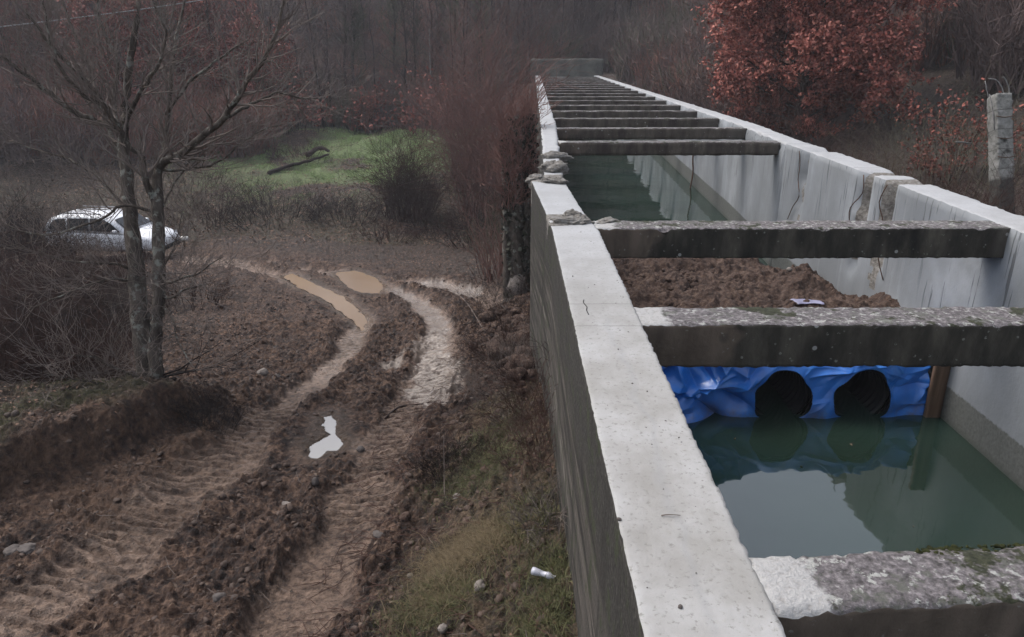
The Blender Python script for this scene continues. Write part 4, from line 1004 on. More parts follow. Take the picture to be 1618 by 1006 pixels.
# left/middle slope row behind the mound, then the right slope nearer the channel
row = []
for k in range(46):
    px = -40+k*20+random.uniform(-9, 9); D = random.uniform(44, 54)
    v = ray(px, 200); t = D; x, y = v.x*t, v.y*t*1.0; y += random.uniform(0, 3)
    if x > -1.0 and y < 62: x = -1.4-random.random()*2
    kind = random.choice([0, 1, 2, 4, 2, 1]) if px > 420 else random.choice([0, 3, 5, 5, 5, 4, 2])
    row.append((x, y, kind, random.uniform(.7, 1.15)))
for k in range(46):
    y = 14+k*1.15+random.uniform(-.8, .8); x = (17 if y < 35 else 12)+random.uniform(0, 4)+(y-14)*.04
    row.append((x, y, random.choice([0, 1, 4, 2, 0, 3]), random.uniform(.8, 1.25)))
for k in range(16): row.append((random.uniform(-2, 14), random.uniform(60, 66), random.choice([0, 1, 4]), random.uniform(.8, 1.2)))
for x, y, k, s in row: forest_tree(x, y, k, s, random.uniform(0, 6.28))
# the wood beyond reads as one mass
def wood(name, label, pts):
    Vv = {}; 
    mats = ['forest', 'forest2', 'forest3', 'redleaf2']; VV = []; FF = []; MM = []; b = 0
    for (x, y, k, s) in pts:
        z = gz(x, y); a = random.uniform(0, 6.28); ca, sa = math.cos(a), math.sin(a)
        v, f, lv, mt = PNP[k]
        for (vv, ff, mi) in ([(v, f, mats.index(mt))]+([(lv[0], lv[1], 3)] if lv is not None else [])):
            q = vv*np.array([s, s, s*random.uniform(.9, 1.1)]); q = np.stack([q[:, 0]*ca-q[:, 1]*sa+x, q[:, 0]*sa+q[:, 1]*ca+y, q[:, 2]+z], -1)
            VV.append(q); FF.append(ff+b); MM.append(np.full(len(ff), mi)); b += len(q)
    F4 = np.concatenate(FF); M4 = np.concatenate(MM); V4 = np.concatenate(VV)
    tri = F4[:, 2] == F4[:, 3]
    # two meshes are joined by splitting quads into triangles
    T = np.concatenate([F4[tri][:, :3], F4[~tri][:, :3], F4[~tri][:, [0, 2, 3]]]); M = np.concatenate([M4[tri], M4[~tri], M4[~tri]])
    o = mesh_obj(name, V4, T, [MT[m] for m in mats], mi=M); return tag(o, label, 'wood', kind='stuff')
random.seed(9); P = []
for k in range(150):
    x = random.uniform(-62, 0); y = random.uniform(56, 78); P.append((x, y, random.choice([0, 5, 2, 4, 3, 5] if x < -16 else [0, 1, 2, 4, 2, 1]), random.uniform(.8, 1.2)))
for k in range(130):
    x = random.uniform(-75, 10); y = random.uniform(78, 112); P.append((x, y, random.choice([0, 1, 2, 4, 3]), random.uniform(1.0, 1.5)))
for k in range(210):
    y = random.uniform(12, 75); x = 19+y*.01+random.uniform(0, 24); P.append((x, y, random.choice([0, 1, 4, 0, 2, 3]), random.uniform(1.0, 1.5)))
for k in range(110): P.append((random.uniform(-2, 26), random.uniform(62, 90), random.choice([0, 1, 4]), random.uniform(.9, 1.4)))
for k in range(60): P.append((random.uniform(-70, -24), random.uniform(28, 56), random.choice([0, 3, 4, 2]), random.uniform(.7, 1.1)))
wood('wood', 'dense leafless wood covering the hillsides, one brown-grey mass of twigs', P)
# undergrowth of the wood: short dense twig clumps, also one mass
ug = Acc(); random.seed(3)
for k in range(26):
    cx_, cy_ = 0, 0
    base_ = Vector((random.uniform(-.9, .9), random.uniform(-.9, .9), -.2))
    for j in range(9):
        d = Vector((random.uniform(-.5, .5), random.uniform(-.5, .5), 1)).normalized(); e = base_+d*random.uniform(.8, 2.2); ug.twig(base_, e, .02)
        for m_ in range(5): c0 = base_.lerp(e, random.uniform(.3, .95)); ug.twig(c0, c0+(d+rv(.8)).normalized()*random.uniform(.3, .8), .014)
uv, uf = acc_np(ug); PNP2 = PNP; PNP = [(uv, uf, None, 'forest'), (uv, uf, None, 'forest3'), (uv, uf, None, 'forest2')]
P = []
for k in range(900):
    px = random.uniform(-60, 860); py = random.uniform(90, 200) if px > 400 else random.uniform(90, 250)
    x, y = hit(px, py)
    if y < 30 or (x > -1.5 and y < 60): continue
    P.append((x, y, random.choice([0, 1, 0, 2] if px > 400 else [1, 1, 1, 0]), random.uniform(.8, 1.5)))
for k in range(620):
    y = random.uniform(16, 66); x = (8.6 if y > 33 else 15.5)+random.uniform(0, 16); P.append((x, y, random.choice([0, 1, 0, 2]), random.uniform(.8, 1.6)))
wood('undergrowth', 'tangled brown undergrowth on the floor of the wood', P)

P = [(random.uniform(-85, 12), random.uniform(68, 118), random.choice([0, 0, 2, 1]), random.uniform(1.4, 2.6)) for k in range(900)]
wood('undergrowth', 'brown-grey brush high on the slope of the wood', P)
P = [(random.uniform(-2, 22), random.uniform(60, 84), random.choice([0, 0, 2]), random.uniform(1, 1.8)) for k in range(260)]
wood('undergrowth', 'dark brush on the slope directly behind the far end of the channel', P)
# ---- the dark ivy-clad trunks beside the far wall, pale birch
random.seed(21)
tr = empty('ivy_trunk', (0, 0, 0), label='dark ivy-grown broken tree trunk standing close to the left wall', cat='tree'); D0 = 15.5
a = Acc(); l = Acc(); a2 = Acc()
b = gnd(818, 446); zb = b.z-.2
for (xt, xb, yt, r) in ((822, 817, 183, .17), (806, 811, 205, .11), (836, 828, 176, .12), (800, 803, 215, .07)):
    p0 = atD(xb, 446, D0); p1 = atD(xt, yt, D0-.1); p0.z = zb
    Q = spline([p0, p0.lerp(p1, .3)+rv(.05), p0.lerp(p1, .65)+rv(.05), p1], 6); a.tube([q+rv(.015) for q in Q], [r*(1.25-.45*i/len(Q))*random.uniform(.9, 1.1) for i in range(len(Q))], 9)
    for k in range(350):
        t = random.random()**.8; q = p0.lerp(p1, t)+Vector((random.uniform(-1, 1), random.uniform(-1, .4), 0)).normalized()*r*random.uniform(.9, 1.7); u = rv(1).normalized(); v = u.cross(rv(1)).normalized(); s = random.uniform(.02, .04); l.quad(q, u*s, v*s)
    for k in range(30): grow(a2, p0.lerp(p1, random.uniform(.5, 1)), Vector((random.uniform(-1, 1), random.uniform(-1, 1), 1)), random.uniform(.4, 1.0), .014, 2, 4, .3, .4, 4, minr=.004)
a.build('trunk', MT['bark'], tr, True); l.build('ivy', MT['ivy'], tr); a2.build('twigs', MT['brushgrey'], tr)
MT['birch'] = m_bark('pale_bark', (.12, .11, .10), (.2, .19, .18), (.26, .25, .24))
for (pxx, y0_, y1_, D_, r_, lab) in ((682, 215, 45, 46, .075, 'slim pale grey trunk standing in the wood above the green mound'), (312, 150, -30, 50, .10, 'pale trunk in the wood above the limbs of the forked tree')):
    p0 = atD(pxx, y0_, D_); p0.z = gz(p0.x, p0.y)-.3; p1 = atD(pxx-4, y1_, D_); a = Acc(); Q = spline([p0, p0.lerp(p1, .4)+rv(.15), p1], 5); a.tube(Q, [r_*(1-.5*i/len(Q)) for i in range(len(Q))], 7)
    root = empty('slim_tree', (0, 0, 0), label=lab, cat='tree'); a.build('trunk', MT['birch'], root, True); c = Acc()
    for k in range(30): grow(c, p0.lerp(p1, random.uniform(.35, 1)), Vector((random.uniform(-1, 1), random.uniform(-1, 1), 1)), random.uniform(.8, 1.8), .015, 1, 3, .2, .3, 4, minr=.006)
    c.build('crown', MT['forest'], root)
# log on the mound, fallen branches
def branch(label, pts, r, mat='bark', name='fallen_branch', grp=None, twigs=3, cat='branch'):
    a = Acc(); Q = spline(pts, 4); a.tube([q+rv(r*.25) for q in Q], [r*(1-.6*i/len(Q)) for i in range(len(Q))], 7)
    for k in range(twigs): i = random.randint(2, len(Q)-2); grow(a, Q[i], (Q[i+1]-Q[i]).normalized()+rv(.6)+Vector((0, 0, .3)), random.uniform(3, 8)*r*4, r*.35, 1, 3, .1, .4, 2, minr=.002)
    o = a.build(name, MT[mat], None, True); tag(o, label, cat, grp); return o
g = lambda px, py, up=.03: gnd(px, py)+Vector((0, 0, up))
branch('long dark log lying across the green mound', [g(425, 278, .12), g(455, 268, .2), g(490, 258, .2), g(520, 250, .25)], .11, 'twigdark', 'fallen_log', twigs=0, cat='log')
branch('dark stump-like heap of wood at the upper end of the log', [g(485, 250, .2), g(505, 246, .45), g(522, 246, .3)], .15, 'twigdark', 'wood_heap', twigs=0, cat='log')
branch('curved dark stick lying on the wet slurry of the right rut', [g(608, 658, .02), g(630, 642, .05), g(660, 634, .05), g(690, 634, .04), g(724, 644, .02)], .014, 'twigdark', 'fallen_stick')
branch('thin twig arching over the mud left of the whitish boulder', [g(680, 455, .03), g(705, 480, .25), g(735, 500, .3), g(765, 528, .05)], .010, 'twig', 'fallen_twig')
branch('twig leaning across the dark pit, left of the whitish boulder', [g(745, 470, .03), g(775, 480, .25), g(800, 500, .1)], .010, 'twig', 'fallen_twig')
branch('pale twig standing in the pit right of the right rut', [g(703, 790, 0), gnd(703, 760)+Vector((0, -.05, .2)), gnd(704, 740)+Vector((0, -.05, .4))], .006, 'twig', 'fallen_twig', twigs=0)
branch('short twig lying on the pale wall top in the foreground', [atH(1045, 814, 1.595), atH(1060, 813, 1.592), atH(1075, 814, 1.595)], .0025, 'twig', 'fallen_twig', twigs=0)
branch('dark roots and soil sagging at the foot of the forked tree', [g(225, 640, .03), g(255, 638, .08), g(285, 646, .03)], .05, 'twigdark', 'tree_root', cat='root')
# overhead wire
a = Acc(); p0 = atD(-120, 56, 13); p1 = atD(330, -2, 16); p2 = p1+(p1-p0)*1.6+Vector((0, 0, .25))
a.tube(spline([p0, p0.lerp(p1, .5)+Vector((0, 0, -.03)), p1, p2], 6), .011, 6)
tag(a.build('overhead_wire', simple('grey_wire', (.38, .38, .38), .5, .1), None, True), 'thin pale wire crossing the upper left corner in front of the tree', 'wire')

# ---- concrete pillar with rebar, right
D_ = 12.2; p0 = atD(1577, 400, D_); p1 = atD(1577, 150, D_); s_ = D_/F
p0 = atD(1583, 400, 12.2)
pil = empty('broken_pillar', (p0.x, p0.y, gz(p0.x, p0.y)), R(8), label='broken concrete pillar with bent steel bars sticking out of its top', cat='pillar')
zb_ = gz(p0.x, p0.y); hgt_ = p1.z-zb_; w2 = 13*s_; _b = Vector((p0.x, p0.y, zb_)); hgt_ = (p1-_b).length; _q = (p1-_b).to_track_quat('Z', 'Y')
pil.rotation_euler = ((p1-_b).normalized().y*-1*1.0, math.asin((p1-_b).normalized().x), 0)
def m_pil():
    m = Mat('spalled_pillar_concrete'); v = m.sep(); g = m.noise(9, 5, .7); n = m.noise(3.2, 3)
    c = m.ramp(g, [(.3, (.12, .115, .105)), (.5, (.24, .235, .215)), (.7, (.34, .33, .31))])
    c = m.mix(m.ramp(n, [(.60, 0.), (.66, .9)]), c, (.03, .027, .022))
    fr = m.math('FRACT', m.math('MULTIPLY', m.math('ADD', v[2], m.math('MULTIPLY', g, .05)), 3.2)); c = m.mix(m.ramp(fr, [(.0, .75), (.07, 0.)]), c, (.045, .04, .034))
    lo = m.ramp(m.math('ADD', m.math('SUBTRACT', v[2], hgt_-1.35), m.math('MULTIPLY', g, .1)), [(.02, 1.), (.06, 0.)])
    c = m.mix(lo, c, m.ramp(g, [(.3, (.03, .028, .025)), (.7, (.08, .075, .065))])); return m.out(c, .95, m.bump(g, .03, 1))
MT['pil'] = m_pil()
zt_save = zt
o = rough_box('shaft', lambda y: (np.full_like(y, -w2), np.full_like(y, w2)), np.linspace(-w2, w2, 10), (0, 1), 10, 70, [MT['pil']], .012, .04, pil, 88, ztop=lambda y: hgt_+zt(y)*0)
for q in ((-w2*.9, .6, [(0, 0), (-.02, .1), (-.05, .28)]), (w2*.2, -.6, [(0, 0), (-.03, .12), (-.11, .24), (-.24, .27)]), (w2*.8, -.6, [(0, 0), (.0, .12), (-.06, .27), (-.1, .28)]), (w2*1.05, .6, [(.03, -.5), (.07, -.25), (.05, -.05), (-.02, .04)]), (-w2*1.08, -.6, [(0, -.55), (-.02, -.2), (-.06, .02)])):
    rebar('rebar', [(q[0]+a_, q[1]*w2, hgt_-.03+b_) for a_, b_ in q[2]], .008, 'greysteel', pil)
for zz in (.38, .72, 1.02): 
    h = hgt_-zz; rebar('stirrup', [(-w2-.005, -w2-.006, h), (0, -w2-.01, h-.02), (w2+.005, -w2-.006, h), (w2+.006, w2, h)], .006, 'rust', pil)
branch('pale broken plank end lying in the scrub left of the pillar', [atD(1510, 224, 14), atD(1535, 226, 14)], .02, 'birch', 'plank', twigs=0, cat='plank')
# ------------------------------------------------------------------ parked car
CW = 1.72; CL = 4.15
car = empty('parked_car', (0, 0, 0), label='white estate car parked at the end of the track behind the forked tree', cat='car')
def m_paint():
    m = Mat('white_paint'); n = m.noise(2, 4); v = m.sep()
    c = m.mix(m.ramp(v[2], [(.25, .7), (.6, 0.)]), (.95, .96, .98), m.ramp(n, [(.3, (.3, .27, .24)), (.7, (.5, .48, .46))])); m.b.inputs['Coat Weight'].default_value = .5
    return m.out(c, .35, spec=.5)
MT['paint'] = m_paint(); MT['glass'] = simple('tinted_glass', (.008, .008, .010), .12, .1, 3, .25); MT['tyre'] = simple('tyre_rubber', (.02, .02, .02), .85); MT['rim'] = simple('alloy', (.35, .35, .36), .35, .1, 3, .5, metal=.8); MT['lens'] = simple('lamp_lens', (.55, .56, .58), .1, .1, 3, .8); MT['redlens'] = simple('tail_lens', (.3, .02, .02), .2); MT['trim'] = simple('black_trim', (.02, .02, .02), .6)
# stations along x (front = +x): half width, sill z, belt z
st = [(-2.07, .70, .42, .74), (-2.03, .78, .34, .90), (-1.8, .84, .28, .98), (-1.3, .86, .24, .98), (-.6, .86, .22, .96), (.1, .86, .22, .95), (.75, .86, .22, .95), (1.1, .85, .24, .93), (1.55, .82, .26, .87), (1.9, .76, .28, .76), (2.03, .68, .32, .64), (2.07, .60, .38, .54)]
def loft(secs, closed=True):
    V = []; Fq = []; n = len(secs[0])
    for s in secs: V += s
    for i in range(len(secs)-1):
        for k in range(n): Fq.append((i*n+k, i*n+(k+1) % n, (i+1)*n+(k+1) % n, (i+1)*n+k))
    Fq.append(tuple(range(n))[::-1]); Fq.append(tuple((len(secs)-1)*n+k for k in range(n))); return V, Fq
secs = []
for x, hw_, z0_, z1_ in st:
    h = z1_-z0_; secs.append([(x, -hw_*.9, z0_), (x, -hw_, z0_+h*.25), (x, -hw_*1.01, z0_+h*.55), (x, -hw_*.97, z0_+h*.85), (x, -hw_*.86, z1_), (x, -hw_*.4, z1_+.03), (x, hw_*.4, z1_+.03), (x, hw_*.86, z1_), (x, hw_*.97, z0_+h*.85), (x, hw_*1.01, z0_+h*.55), (x, hw_, z0_+h*.25), (x, hw_*.9, z0_)])
V, Fq = loft(secs); body = mesh_obj('body', V, Fq, [MT['paint']], car, smooth=True); m_ = body.modifiers.new('s', 'SUBSURF'); m_.levels = m_.render_levels = 2
gs = [(-2.0, .74, .93, .98), (-1.78, .70, .93, 1.34), (-1.5, .68, .93, 1.43), (-.6, .68, .93, 1.47), (.15, .67, .93, 1.45), (.5, .68, .93, 1.35), (1.08, .72, .92, .96)]
secs = [[(x, -.80, z0_), (x, -hw_, z1_-.06), (x, -hw_*.85, z1_), (x, 0, z1_+.015), (x, hw_*.85, z1_), (x, hw_, z1_-.06), (x, .80, z0_)] for x, hw_, z0_, z1_ in gs]
V, Fq = loft(secs); rf = mesh_obj('cabin', V, Fq, [MT['paint']], car, smooth=True)
def sidepane(xs, sgn):
    out = []
    for x, z in xs:
        hw0 = .80; hw1 = .685; t = (z-.93)/(1.40-.93); y = hw0+(hw1-hw0)*t+.006; out.append((x, sgn*y, z))
    out2 = [(a, b*1.004+.004*sgn, c) for a, b, c in out]; n = len(out)
    return out+out2, [tuple(range(n)), tuple(range(n, 2*n))[::-1]]+[(i, (i+1) % n, n+(i+1) % n, n+i) for i in range(n)]
for sgn in (-1, 1):
    for xs in ([(-1.78, 1.0), (-1.16, .99), (-1.16, 1.36), (-1.52, 1.33), (-1.68, 1.22)], [(-1.09, .99), (-.32, .98), (-.32, 1.385), (-1.09, 1.37)], [(-.25, .98), (.82, .98), (.48, 1.25), (.18, 1.375), (-.25, 1.385)]):
        V, Fq = sidepane(xs, sgn); mesh_obj('window', V, Fq, [MT['glass']], car)
    V, Fq = lathe([(-.07, .03), (-.05, .06), (.05, .06), (.07, .03)], 12); mi_ = mesh_obj('side_mirror', [(x*1.0+.72, sgn*.93+y, z*1.0+1.02) for x, y, z in V], Fq, [MT['paint']], car, smooth=True)
    for x in (-.95, .0): mesh_obj('door_handle', [(x+dx, sgn*(.868+dy), .84+dz) for dx in (0, .16) for dy in (0, .03) for dz in (0, .03)], [(0, 1, 3, 2), (4, 6, 7, 5), (0, 4, 5, 1), (2, 3, 7, 6), (0, 2, 6, 4), (1, 5, 7, 3)], [MT['paint']], car)
    mesh_obj('roof_rail', [(x, sgn*(.56+d), 1.50+dz) for x in (-1.4, .1) for d in (0, .03) for dz in (0, .03)], [(0, 1, 3, 2), (4, 6, 7, 5), (0, 4, 5, 1), (2, 3, 7, 6), (0, 2, 6, 4), (1, 5, 7, 3)], [MT['rim']], car)
    V, Fq = lathe([(0, .02), (.02, .09), (.05, .10), (.06, .06)], 14); mesh_obj('headlight', [(1.86+x*1.4, sgn*.60+y*1.5, .68+z*.8) for x, y, z in V], Fq, [MT['lens']], car, smooth=True)
    V, Fq = lathe([(-.06, .05), (-.03, .09), (0, .09)], 10); mesh_obj('tail_light', [(-2.0+x, sgn*.68+y, .85+z*1.3) for x, y, z in V], Fq, [MT['redlens']], car, smooth=True)
def slab(name, P4, mat, th):
    P4 = [Vector(p) for p in P4]; n = (P4[1]-P4[0]).cross(P4[2]-P4[0]).normalized()*th
    return mesh_obj(name, [tuple(p+n*.2) for p in P4]+[tuple(p+n) for p in P4], [(0, 1, 2, 3), (7, 6, 5, 4), (0, 4, 5, 1), (1, 5, 6, 2), (2, 6, 7, 3), (3, 7, 4, 0)], [MT[mat]], car)
slab('windscreen', [(1.02, -.66, .99), (1.02, .66, .99), (.56, .60, 1.335), (.56, -.60, 1.335)], 'glass', .03)
slab('rear_window', [(-1.965, .62, 1.03), (-1.965, -.62, 1.03), (-1.81, -.58, 1.30), (-1.81, .58, 1.30)], 'glass', .03)
for x0_ in (2.04, -2.09): V, Fq = loft([[(x0_, y, z) for y, z in ((-.62, .30), (.62, .30), (.62, .46), (-.62, .46))], [(x0_+.06, y, z) for y, z in ((-.58, .31), (.58, .31), (.58, .44), (-.58, .44))]]); mesh_obj('bumper', V, Fq, [MT['trim']], car)
for x in (-1.28, 1.28):
    for sgn in (-1, 1):
        V, Fq = lathe([(-.10, .19), (-.10, .29), (-.07, .315), (.07, .315), (.10, .29), (.10, .19)], 28); ty = mesh_obj('wheel', [(x+y, sgn*.78+a_, .315+z) for a_, y, z in V], Fq, [MT['tyre']], car, smooth=True)
        V, Fq = lathe([(-.06, .19), (.105, .185), (.085, .15), (.095, .05), (.1, .0001)], 20); mesh_obj('rim', [(x+y, sgn*(.78)+a_*sgn, .315+z) for a_, y, z in V], Fq, [MT['rim']], ty)
cc = atD(186, 404, 25.2); car.location = (cc.x, cc.y, cc.z); car.rotation_euler = (0, 0, R(-8))
zc_ = [gz(cc.x+dx, cc.y+dy) for dx in (-1.3, 1.3) for dy in (-.8, .8)]; car.location.z = max(zc_)-.04; car.scale = (.95, .95, .95)
p = atD(290, 377, 25.8)
cn = empty('white_canister', (p.x, p.y, gz(p.x, p.y)), 0, label='small white cylinder on a low post beside the nose of the car', cat='marker')
V, Fq = lathe([(-.17, .05), (-.16, .085), (.16, .085), (.17, .05)], 16); hh = max(.2, p.z-gz(p.x, p.y)); mesh_obj('cylinder', [(x, y, z+hh) for x, y, z in V], Fq, [simple('white_plastic', (.8, .78, .72), .4, .05)], cn, smooth=True)
a = Acc(); a.tube([(0, 0, -.1), (0, 0, hh-.06)], .03, 8); a.build('post', MT['wood'], cn)

# ------------------------------------------------------------------ grass, leaf litter, clods
def blades(name, label, cat, pts, mat, h, wdt, lean=.5, seed=1):
    r = np.random.default_rng(seed); n = len(pts); P = np.asarray(pts)
    a = r.uniform(0, 6.283, n); hh = h*r.uniform(.4, 1.2, n); ln = lean*r.uniform(.2, 1.2, n); la_ = r.uniform(0, 6.283, n)
    side = np.stack([np.cos(a), np.sin(a), np.zeros(n)], -1)*(wdt*r.uniform(.6, 1.2, n))[:, None]
    dirv = np.stack([np.cos(la_)*ln, np.sin(la_)*ln, np.ones(n)], -1); dirv /= np.linalg.norm(dirv, axis=1)[:, None]
    mid = P+dirv*(hh*.55)[:, None]; tip = mid+(dirv+np.stack([np.cos(la_)*ln, np.sin(la_)*ln, -.35*ln], -1))*(hh*.5)[:, None]
    V = np.stack([P-side, P+side, mid+side*.7, mid-side*.7, tip], 1).reshape(-1, 3); b = np.arange(n)*5
    T = np.concatenate([np.stack([b, b+1, b+2], -1), np.stack([b, b+2, b+3], -1), np.stack([b+3, b+2, b+4], -1)])
    return tag(mesh_obj(name, V, T, [MT[mat]]), label, cat, kind='stuff')
def scat(n, x0, x1, y0, y1, mask, thr=0, seed=0):
    r = np.random.default_rng(seed); x = r.uniform(x0, x1, n); y = r.uniform(y0, y1, n); z, ms = terrain(x, y, True)
    p = mask(ms, x, y); k = (r.random(n) < p) & ~((x > xo(y)-.01) & (x < rout(y)+.01)); return np.stack([x[k], y[k], z[k]-.004], -1)
nb = lambda x, y, s=1: np.clip(.5+fbm2(x*s, y*s, 3, 12)*1.6, 0, 1)
blades('grass', 'short green and straw-coloured grass on the ledge and by the wall', 'grass', scat(420000, -9, .45, 3, 12, lambda m, x, y: m['grass']**1.5*nb(x, y, 2.5)**2*.6*(1-m['wet']), seed=2), 'blade', .075, .0022, .9, 3)
blades('bright_grass', 'bright green grass on the mound beyond the track', 'grass', scat(420000, -17, -.3, 31, 52, lambda m, x, y: m['mound']*nb(x, y, 1.0)*.9, seed=4), 'bright', .13, .008, .9, 5)
blades('verge_grass', 'thin olive grass on the verge beyond the track', 'grass', scat(120000, -16, 1, 24, 36, lambda m, x, y: (m['grass']*.8+.05)*nb(x, y, .8), seed=6), 'straw', .10, .006, .9, 7)
sc_ = np.array([[strawP[0], strawP[1]]]); r_ = np.random.default_rng(8)
xs = np.concatenate([strawP[0]+r_.normal(0, .19, 9000), mossP2[0]+r_.normal(0, .13, 1500)]); ys = np.concatenate([strawP[1]+r_.normal(0, .17, 9000), mossP2[1]+r_.normal(0, .12, 1500)])
blades('straw_tuft', 'matted tan tuft of dry grass on the bank by the wall', 'grass', np.stack([xs, ys, terrain(xs, ys)], -1), 'straw', .12, .0018, 1.6, 9)
r_ = np.random.default_rng(18); xs = []; ys = []
for (g_, n_, s_x) in ((mossP, 5000, .22), (mossP2, 5000, .17), (mossP3, 5000, .22), (hit(880, 900), 3500, .14), (hit(770, 700), 2500, .2), (hit(870, 980), 3500, .14)):
    n_ = n_//2; xs.append(g_[0]+r_.normal(0, s_x, n_)); ys.append(g_[1]+r_.normal(0, s_x, n_))
xs = np.concatenate(xs); ys = np.concatenate(ys); k = xs < xo(ys)-.01; xs = xs[k]; ys = ys[k]
blades('green_tufts', 'green grass tufts on the bank beside the wall', 'grass', np.stack([xs, ys, terrain(xs, ys)], -1), 'blade', .10, .002, 1.3, 19)
# leaf litter cards with a slight curl
def litter(name, label, pts, mat, size, seed):
    r = np.random.default_rng(seed); n = len(pts); P = np.asarray(pts)+np.array([0, 0, .008]); a = r.uniform(0, 6.283, n); t = r.uniform(-.6, .6, (n, 2)); s = size*r.uniform(.5, 1.3, n)
    u = np.stack([np.cos(a), np.sin(a), t[:, 0]], -1)*s[:, None]; v = np.stack([-np.sin(a), np.cos(a), t[:, 1]], -1)*(s*.6)[:, None]; c = np.stack([np.zeros(n), np.zeros(n), s*.35], -1)
    V = np.stack([P-u, P-v+c, P+u, P+v+c], 1).reshape(-1, 3); b = np.arange(n)*4
    return tag(mesh_obj(name, V, np.concatenate([np.stack([b, b+1, b+2], -1), np.stack([b, b+2, b+3], -1)]), [MT[mat]]), label, 'leaves', kind='stuff')
litter('leaf_litter', 'brown fallen leaves strewn over the banks', scat(60000, -9, .45, 3, 26, lambda m, x, y: (1-m['road'])*(1-m['wet'])*(.25+.5*nb(x, y, 1.2)), seed=31), 'litter', .024, 32)
litter('leaf_litter', 'fallen leaves on the slope of the wood and around the green mound', scat(70000, -24, 1, 26, 56, lambda m, x, y: (1-m['mound'])*.8, seed=33), 'litter', .05, 34)
# clods: lumps of mud beside the ruts
import bmesh
bmm = bmesh.new(); bmesh.ops.create_icosphere(bmm, subdivisions=2, radius=1); IV = np.array([v.co[:] for v in bmm.verts]); IF = np.array([[v.index for v in f.verts] for f in bmm.faces]); bmm.free()
def clods(name, label, pts, mat, s0, s1, seed, kind='stuff'):
    r = np.random.default_rng(seed); VV = []; FF = []; b = 0
    for p in pts:
        s = s0+(s1-s0)*r.random()**3; q = IV*(1+.35*vn3(IV*1.3+r.uniform(0, 99), 1)[:, None]+.22*vn3(IV*3+r.uniform(0, 99), 2)[:, None])*np.array([1, r.uniform(.6, 1), r.uniform(.5, .8)])*s
        a = r.uniform(0, 6.28); q = np.stack([q[:, 0]*math.cos(a)-q[:, 1]*math.sin(a), q[:, 0]*math.sin(a)+q[:, 1]*math.cos(a), q[:, 2]], -1)+p; VV.append(q); FF.append(IF+b); b += len(q)
    return tag(mesh_obj(name, np.concatenate(VV), np.concatenate(FF), [MT[mat]], smooth=True), label, 'clods', kind=kind)
MT['clod'] = simple('mud_clod', (.075, .046, .032), .75, .5, 6, .35, .02)
clods('mud_clods', 'loose clods of brown mud churned up beside the ruts', scat(9000, -8, .3, 3, 20, lambda m, x, y: m['mud']*(1-m['rut'])*(1-m['wet'])*(1-m['pud'])*.85, seed=41), 'clod', .006, .045, 42)
pts = scat(900, -8, .3, 3, 24, lambda m, x, y: m['mud']*.5*(1-m['pud'])*(1-.7*m['wet']), seed=45)
clods('gravel', 'small pale stones scattered in the mud', pts, 'stone2', .005, .022, 46)
r_ = np.random.default_rng(50); n_ = 700; pts = scat(2600, -2.4, .42, 4.5, 13, lambda m, x, y: .55*np.exp(-((x+.2)/.9)**2)*(1-m['wet'])*(1-m['rut']), seed=52)
clods('bank_rubble', 'lumps of reddish earth and rubble on the bank at the foot of the left wall', pts, 'dirt', .012, .075, 53)
cb_ = [tuple(gnd(a_, b_)) for a_, b_ in ((835, 500), (825, 515), (840, 530), (812, 500), (800, 520), (846, 560), (830, 555), (810, 545), (850, 590), (790, 505), (822, 485), (838, 575), (815, 570), (845, 610), (828, 600)) for _ in range(5)]
clods('earth_heap', 'heap of reddish earth lumps against the foot of the left wall, under the whitish boulder', [(a_+random.uniform(-.25, .1), b_+random.uniform(-.3, .3), c_+random.uniform(-.02, .08)) for a_, b_, c_ in cb_], 'dirt', .05, .2, 54)
xs = .85+2.5*r_.random(n_); ys = 8+1.9*r_.random(n_)
zs = -1.3+.10*fbm2(xs*1.1, ys*1.1, 3, 4)-.0
clods('earth_crumbs', 'crumbs and lumps of brown earth on the fill in the channel', np.stack([xs, ys, zs-.04], -1), 'dirt', .01, .06, 51)
# moss cushions on the nearest beam
MT['moss'] = simple('dark_moss', (.035, .038, .014), .95, .6, 30, .1, .03)
fr_ = np.random.default_rng(90); fx_ = fr_.uniform(1.0, 4.3, 26); fy_ = fr_.uniform(2.2, 6.6, 26)
litter('floating_leaves', 'few small leaves floating on the green water', np.stack([fx_, fy_, np.full(26, WATER_Z-.006)], -1), 'litter', .016, 91)
def sticks(name, label, pts, mat, L, rr, seed):
    r = np.random.default_rng(seed); a = Acc()
    for p in pts:
        an = r.uniform(0, 6.28); l_ = L*r.uniform(.3, 1.2); d = Vector((math.cos(an), math.sin(an), r.uniform(-.1, .25))); q = Vector(p)+Vector((0, 0, .012)); w_ = Vector((r.uniform(-1, 1), r.uniform(-1, 1), r.uniform(-.2, .6)))*l_*.12
        a.tube([q-d*l_*.5, q+w_, q+d*l_*.5], [rr*.7, rr, rr*.4], 4, cap=False)
    o = a.build(name, MT[mat]); return tag(o, label, 'twigs', kind='stuff')
sticks('twig_debris', 'thin broken twigs and stalks strewn over the banks and mud', scat(2600, -9, .4, 3, 16, lambda m, x, y: .25+.6*(1-m['road']), seed=81), 'twig', .22, .0028, 82)
sticks('twig_debris', 'darker sticks strewn along the foot of the left wall', scat(3000, -1.6, .4, 3, 11, lambda m, x, y: .4+0*x, seed=83), 'brush', .3, .0035, 84)
MT['litter2'] = m_leaf('trodden_leaves', (.05, .032, .022), (.11, .07, .048), (.2, .14, .10))
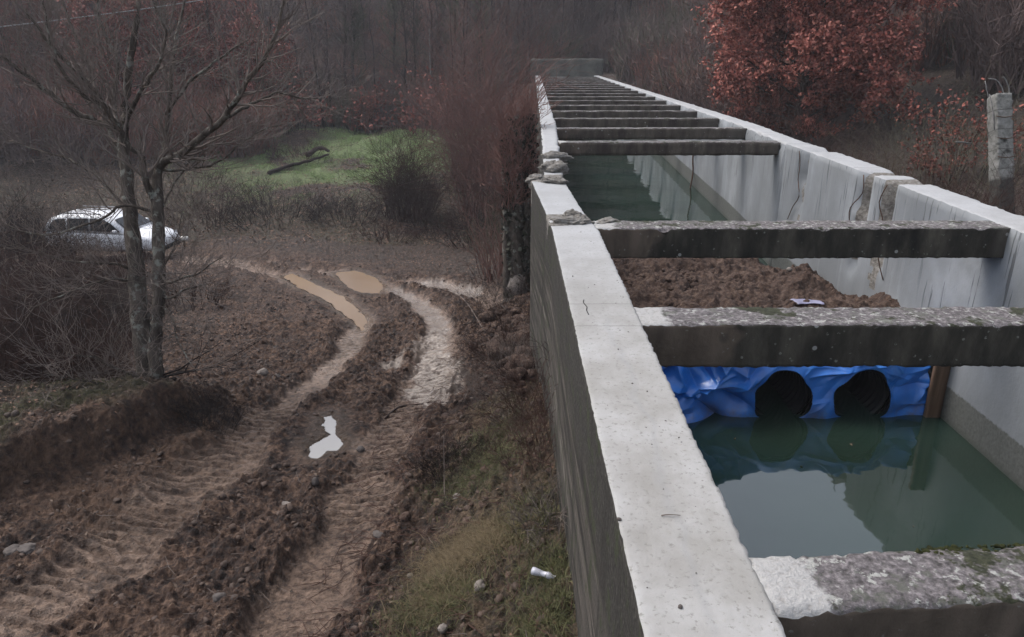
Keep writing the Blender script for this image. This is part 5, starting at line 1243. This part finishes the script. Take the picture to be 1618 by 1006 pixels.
litter('leaf_litter', 'scattered dead leaves trodden into the mud of the track', scat(9000, -8, .3, 3, 22, lambda m, x, y: .35*(1-m['wet'])*(1-m['pud']), seed=85), 'litter2', .02, 86)
mp = []
r_ = np.random.default_rng(60)
for (cx_, cy_, sx, sy, n_) in ((2.1, 1.87, .22, .045, 900), (2.05, 2.05, .45, .02, 300), (1.42, 2.04, .05, .02, 60), (2.5, 1.95, .3, .09, 700)):
    for k in range(n_):
        x = r_.normal(cx_, sx); y = np.clip(r_.normal(cy_, sy), 1.83, 2.07)+.06*(x-.8)
        if x < 1.35 or x > 4.4: continue
        mp.append((x, y, -.008))
clods('moss', 'cushions of dark moss on the nearest beam', mp, 'moss', .004, .016, 61)
# small crumbs of debris on the wall top
pts = [tuple(atH(a, b, 1.597)) for a, b in ((1075, 958), (978, 820), (985, 814), (1012, 590), (1040, 616), (930, 506), (905, 436), (1090, 740), (960, 640), (1100, 905), (1020, 700))]
for k, p in enumerate(pts[:2]): tag(lump('pebble', p, (.009, .007, .006), MT['stone2'], None, 30+k, 3, .2), ('small brown pebble on the pale wall top at the bottom of the picture', 'reddish crumb on the outer edge of the wall top')[k], 'pebble')
clods('grit', 'grit and crumbs on the pale wall top', pts[2:]+[(random.uniform(.4, .77), random.uniform(1.4, 8), .0) for _ in range(120)], 'stone2', .0015, .006, 71)

# ------------------------------------------------------------------ damp winter air
hm = bpy.data.materials.new('damp_air'); hm.use_nodes = True; hn = hm.node_tree; hn.nodes.remove(hn.nodes['Principled BSDF'])
pv = hn.nodes.new('ShaderNodeVolumePrincipled'); pv.inputs['Color'].default_value = (.86, .88, .95, 1); pv.inputs['Density'].default_value = .0009
hn.links.new(pv.outputs[0], hn.nodes['Material Output'].inputs['Volume'])
hv = [(x, y, z) for x in (-240, 240) for y in (-240, 240) for z in (-9, 75)]
hz = mesh_obj('haze', hv, [(0, 1, 3, 2), (4, 6, 7, 5), (0, 4, 5, 1), (2, 3, 7, 6), (0, 2, 6, 4), (1, 5, 7, 3)], [hm]); tag(hz, 'thin damp air greying the far wood', 'haze', kind='stuff')
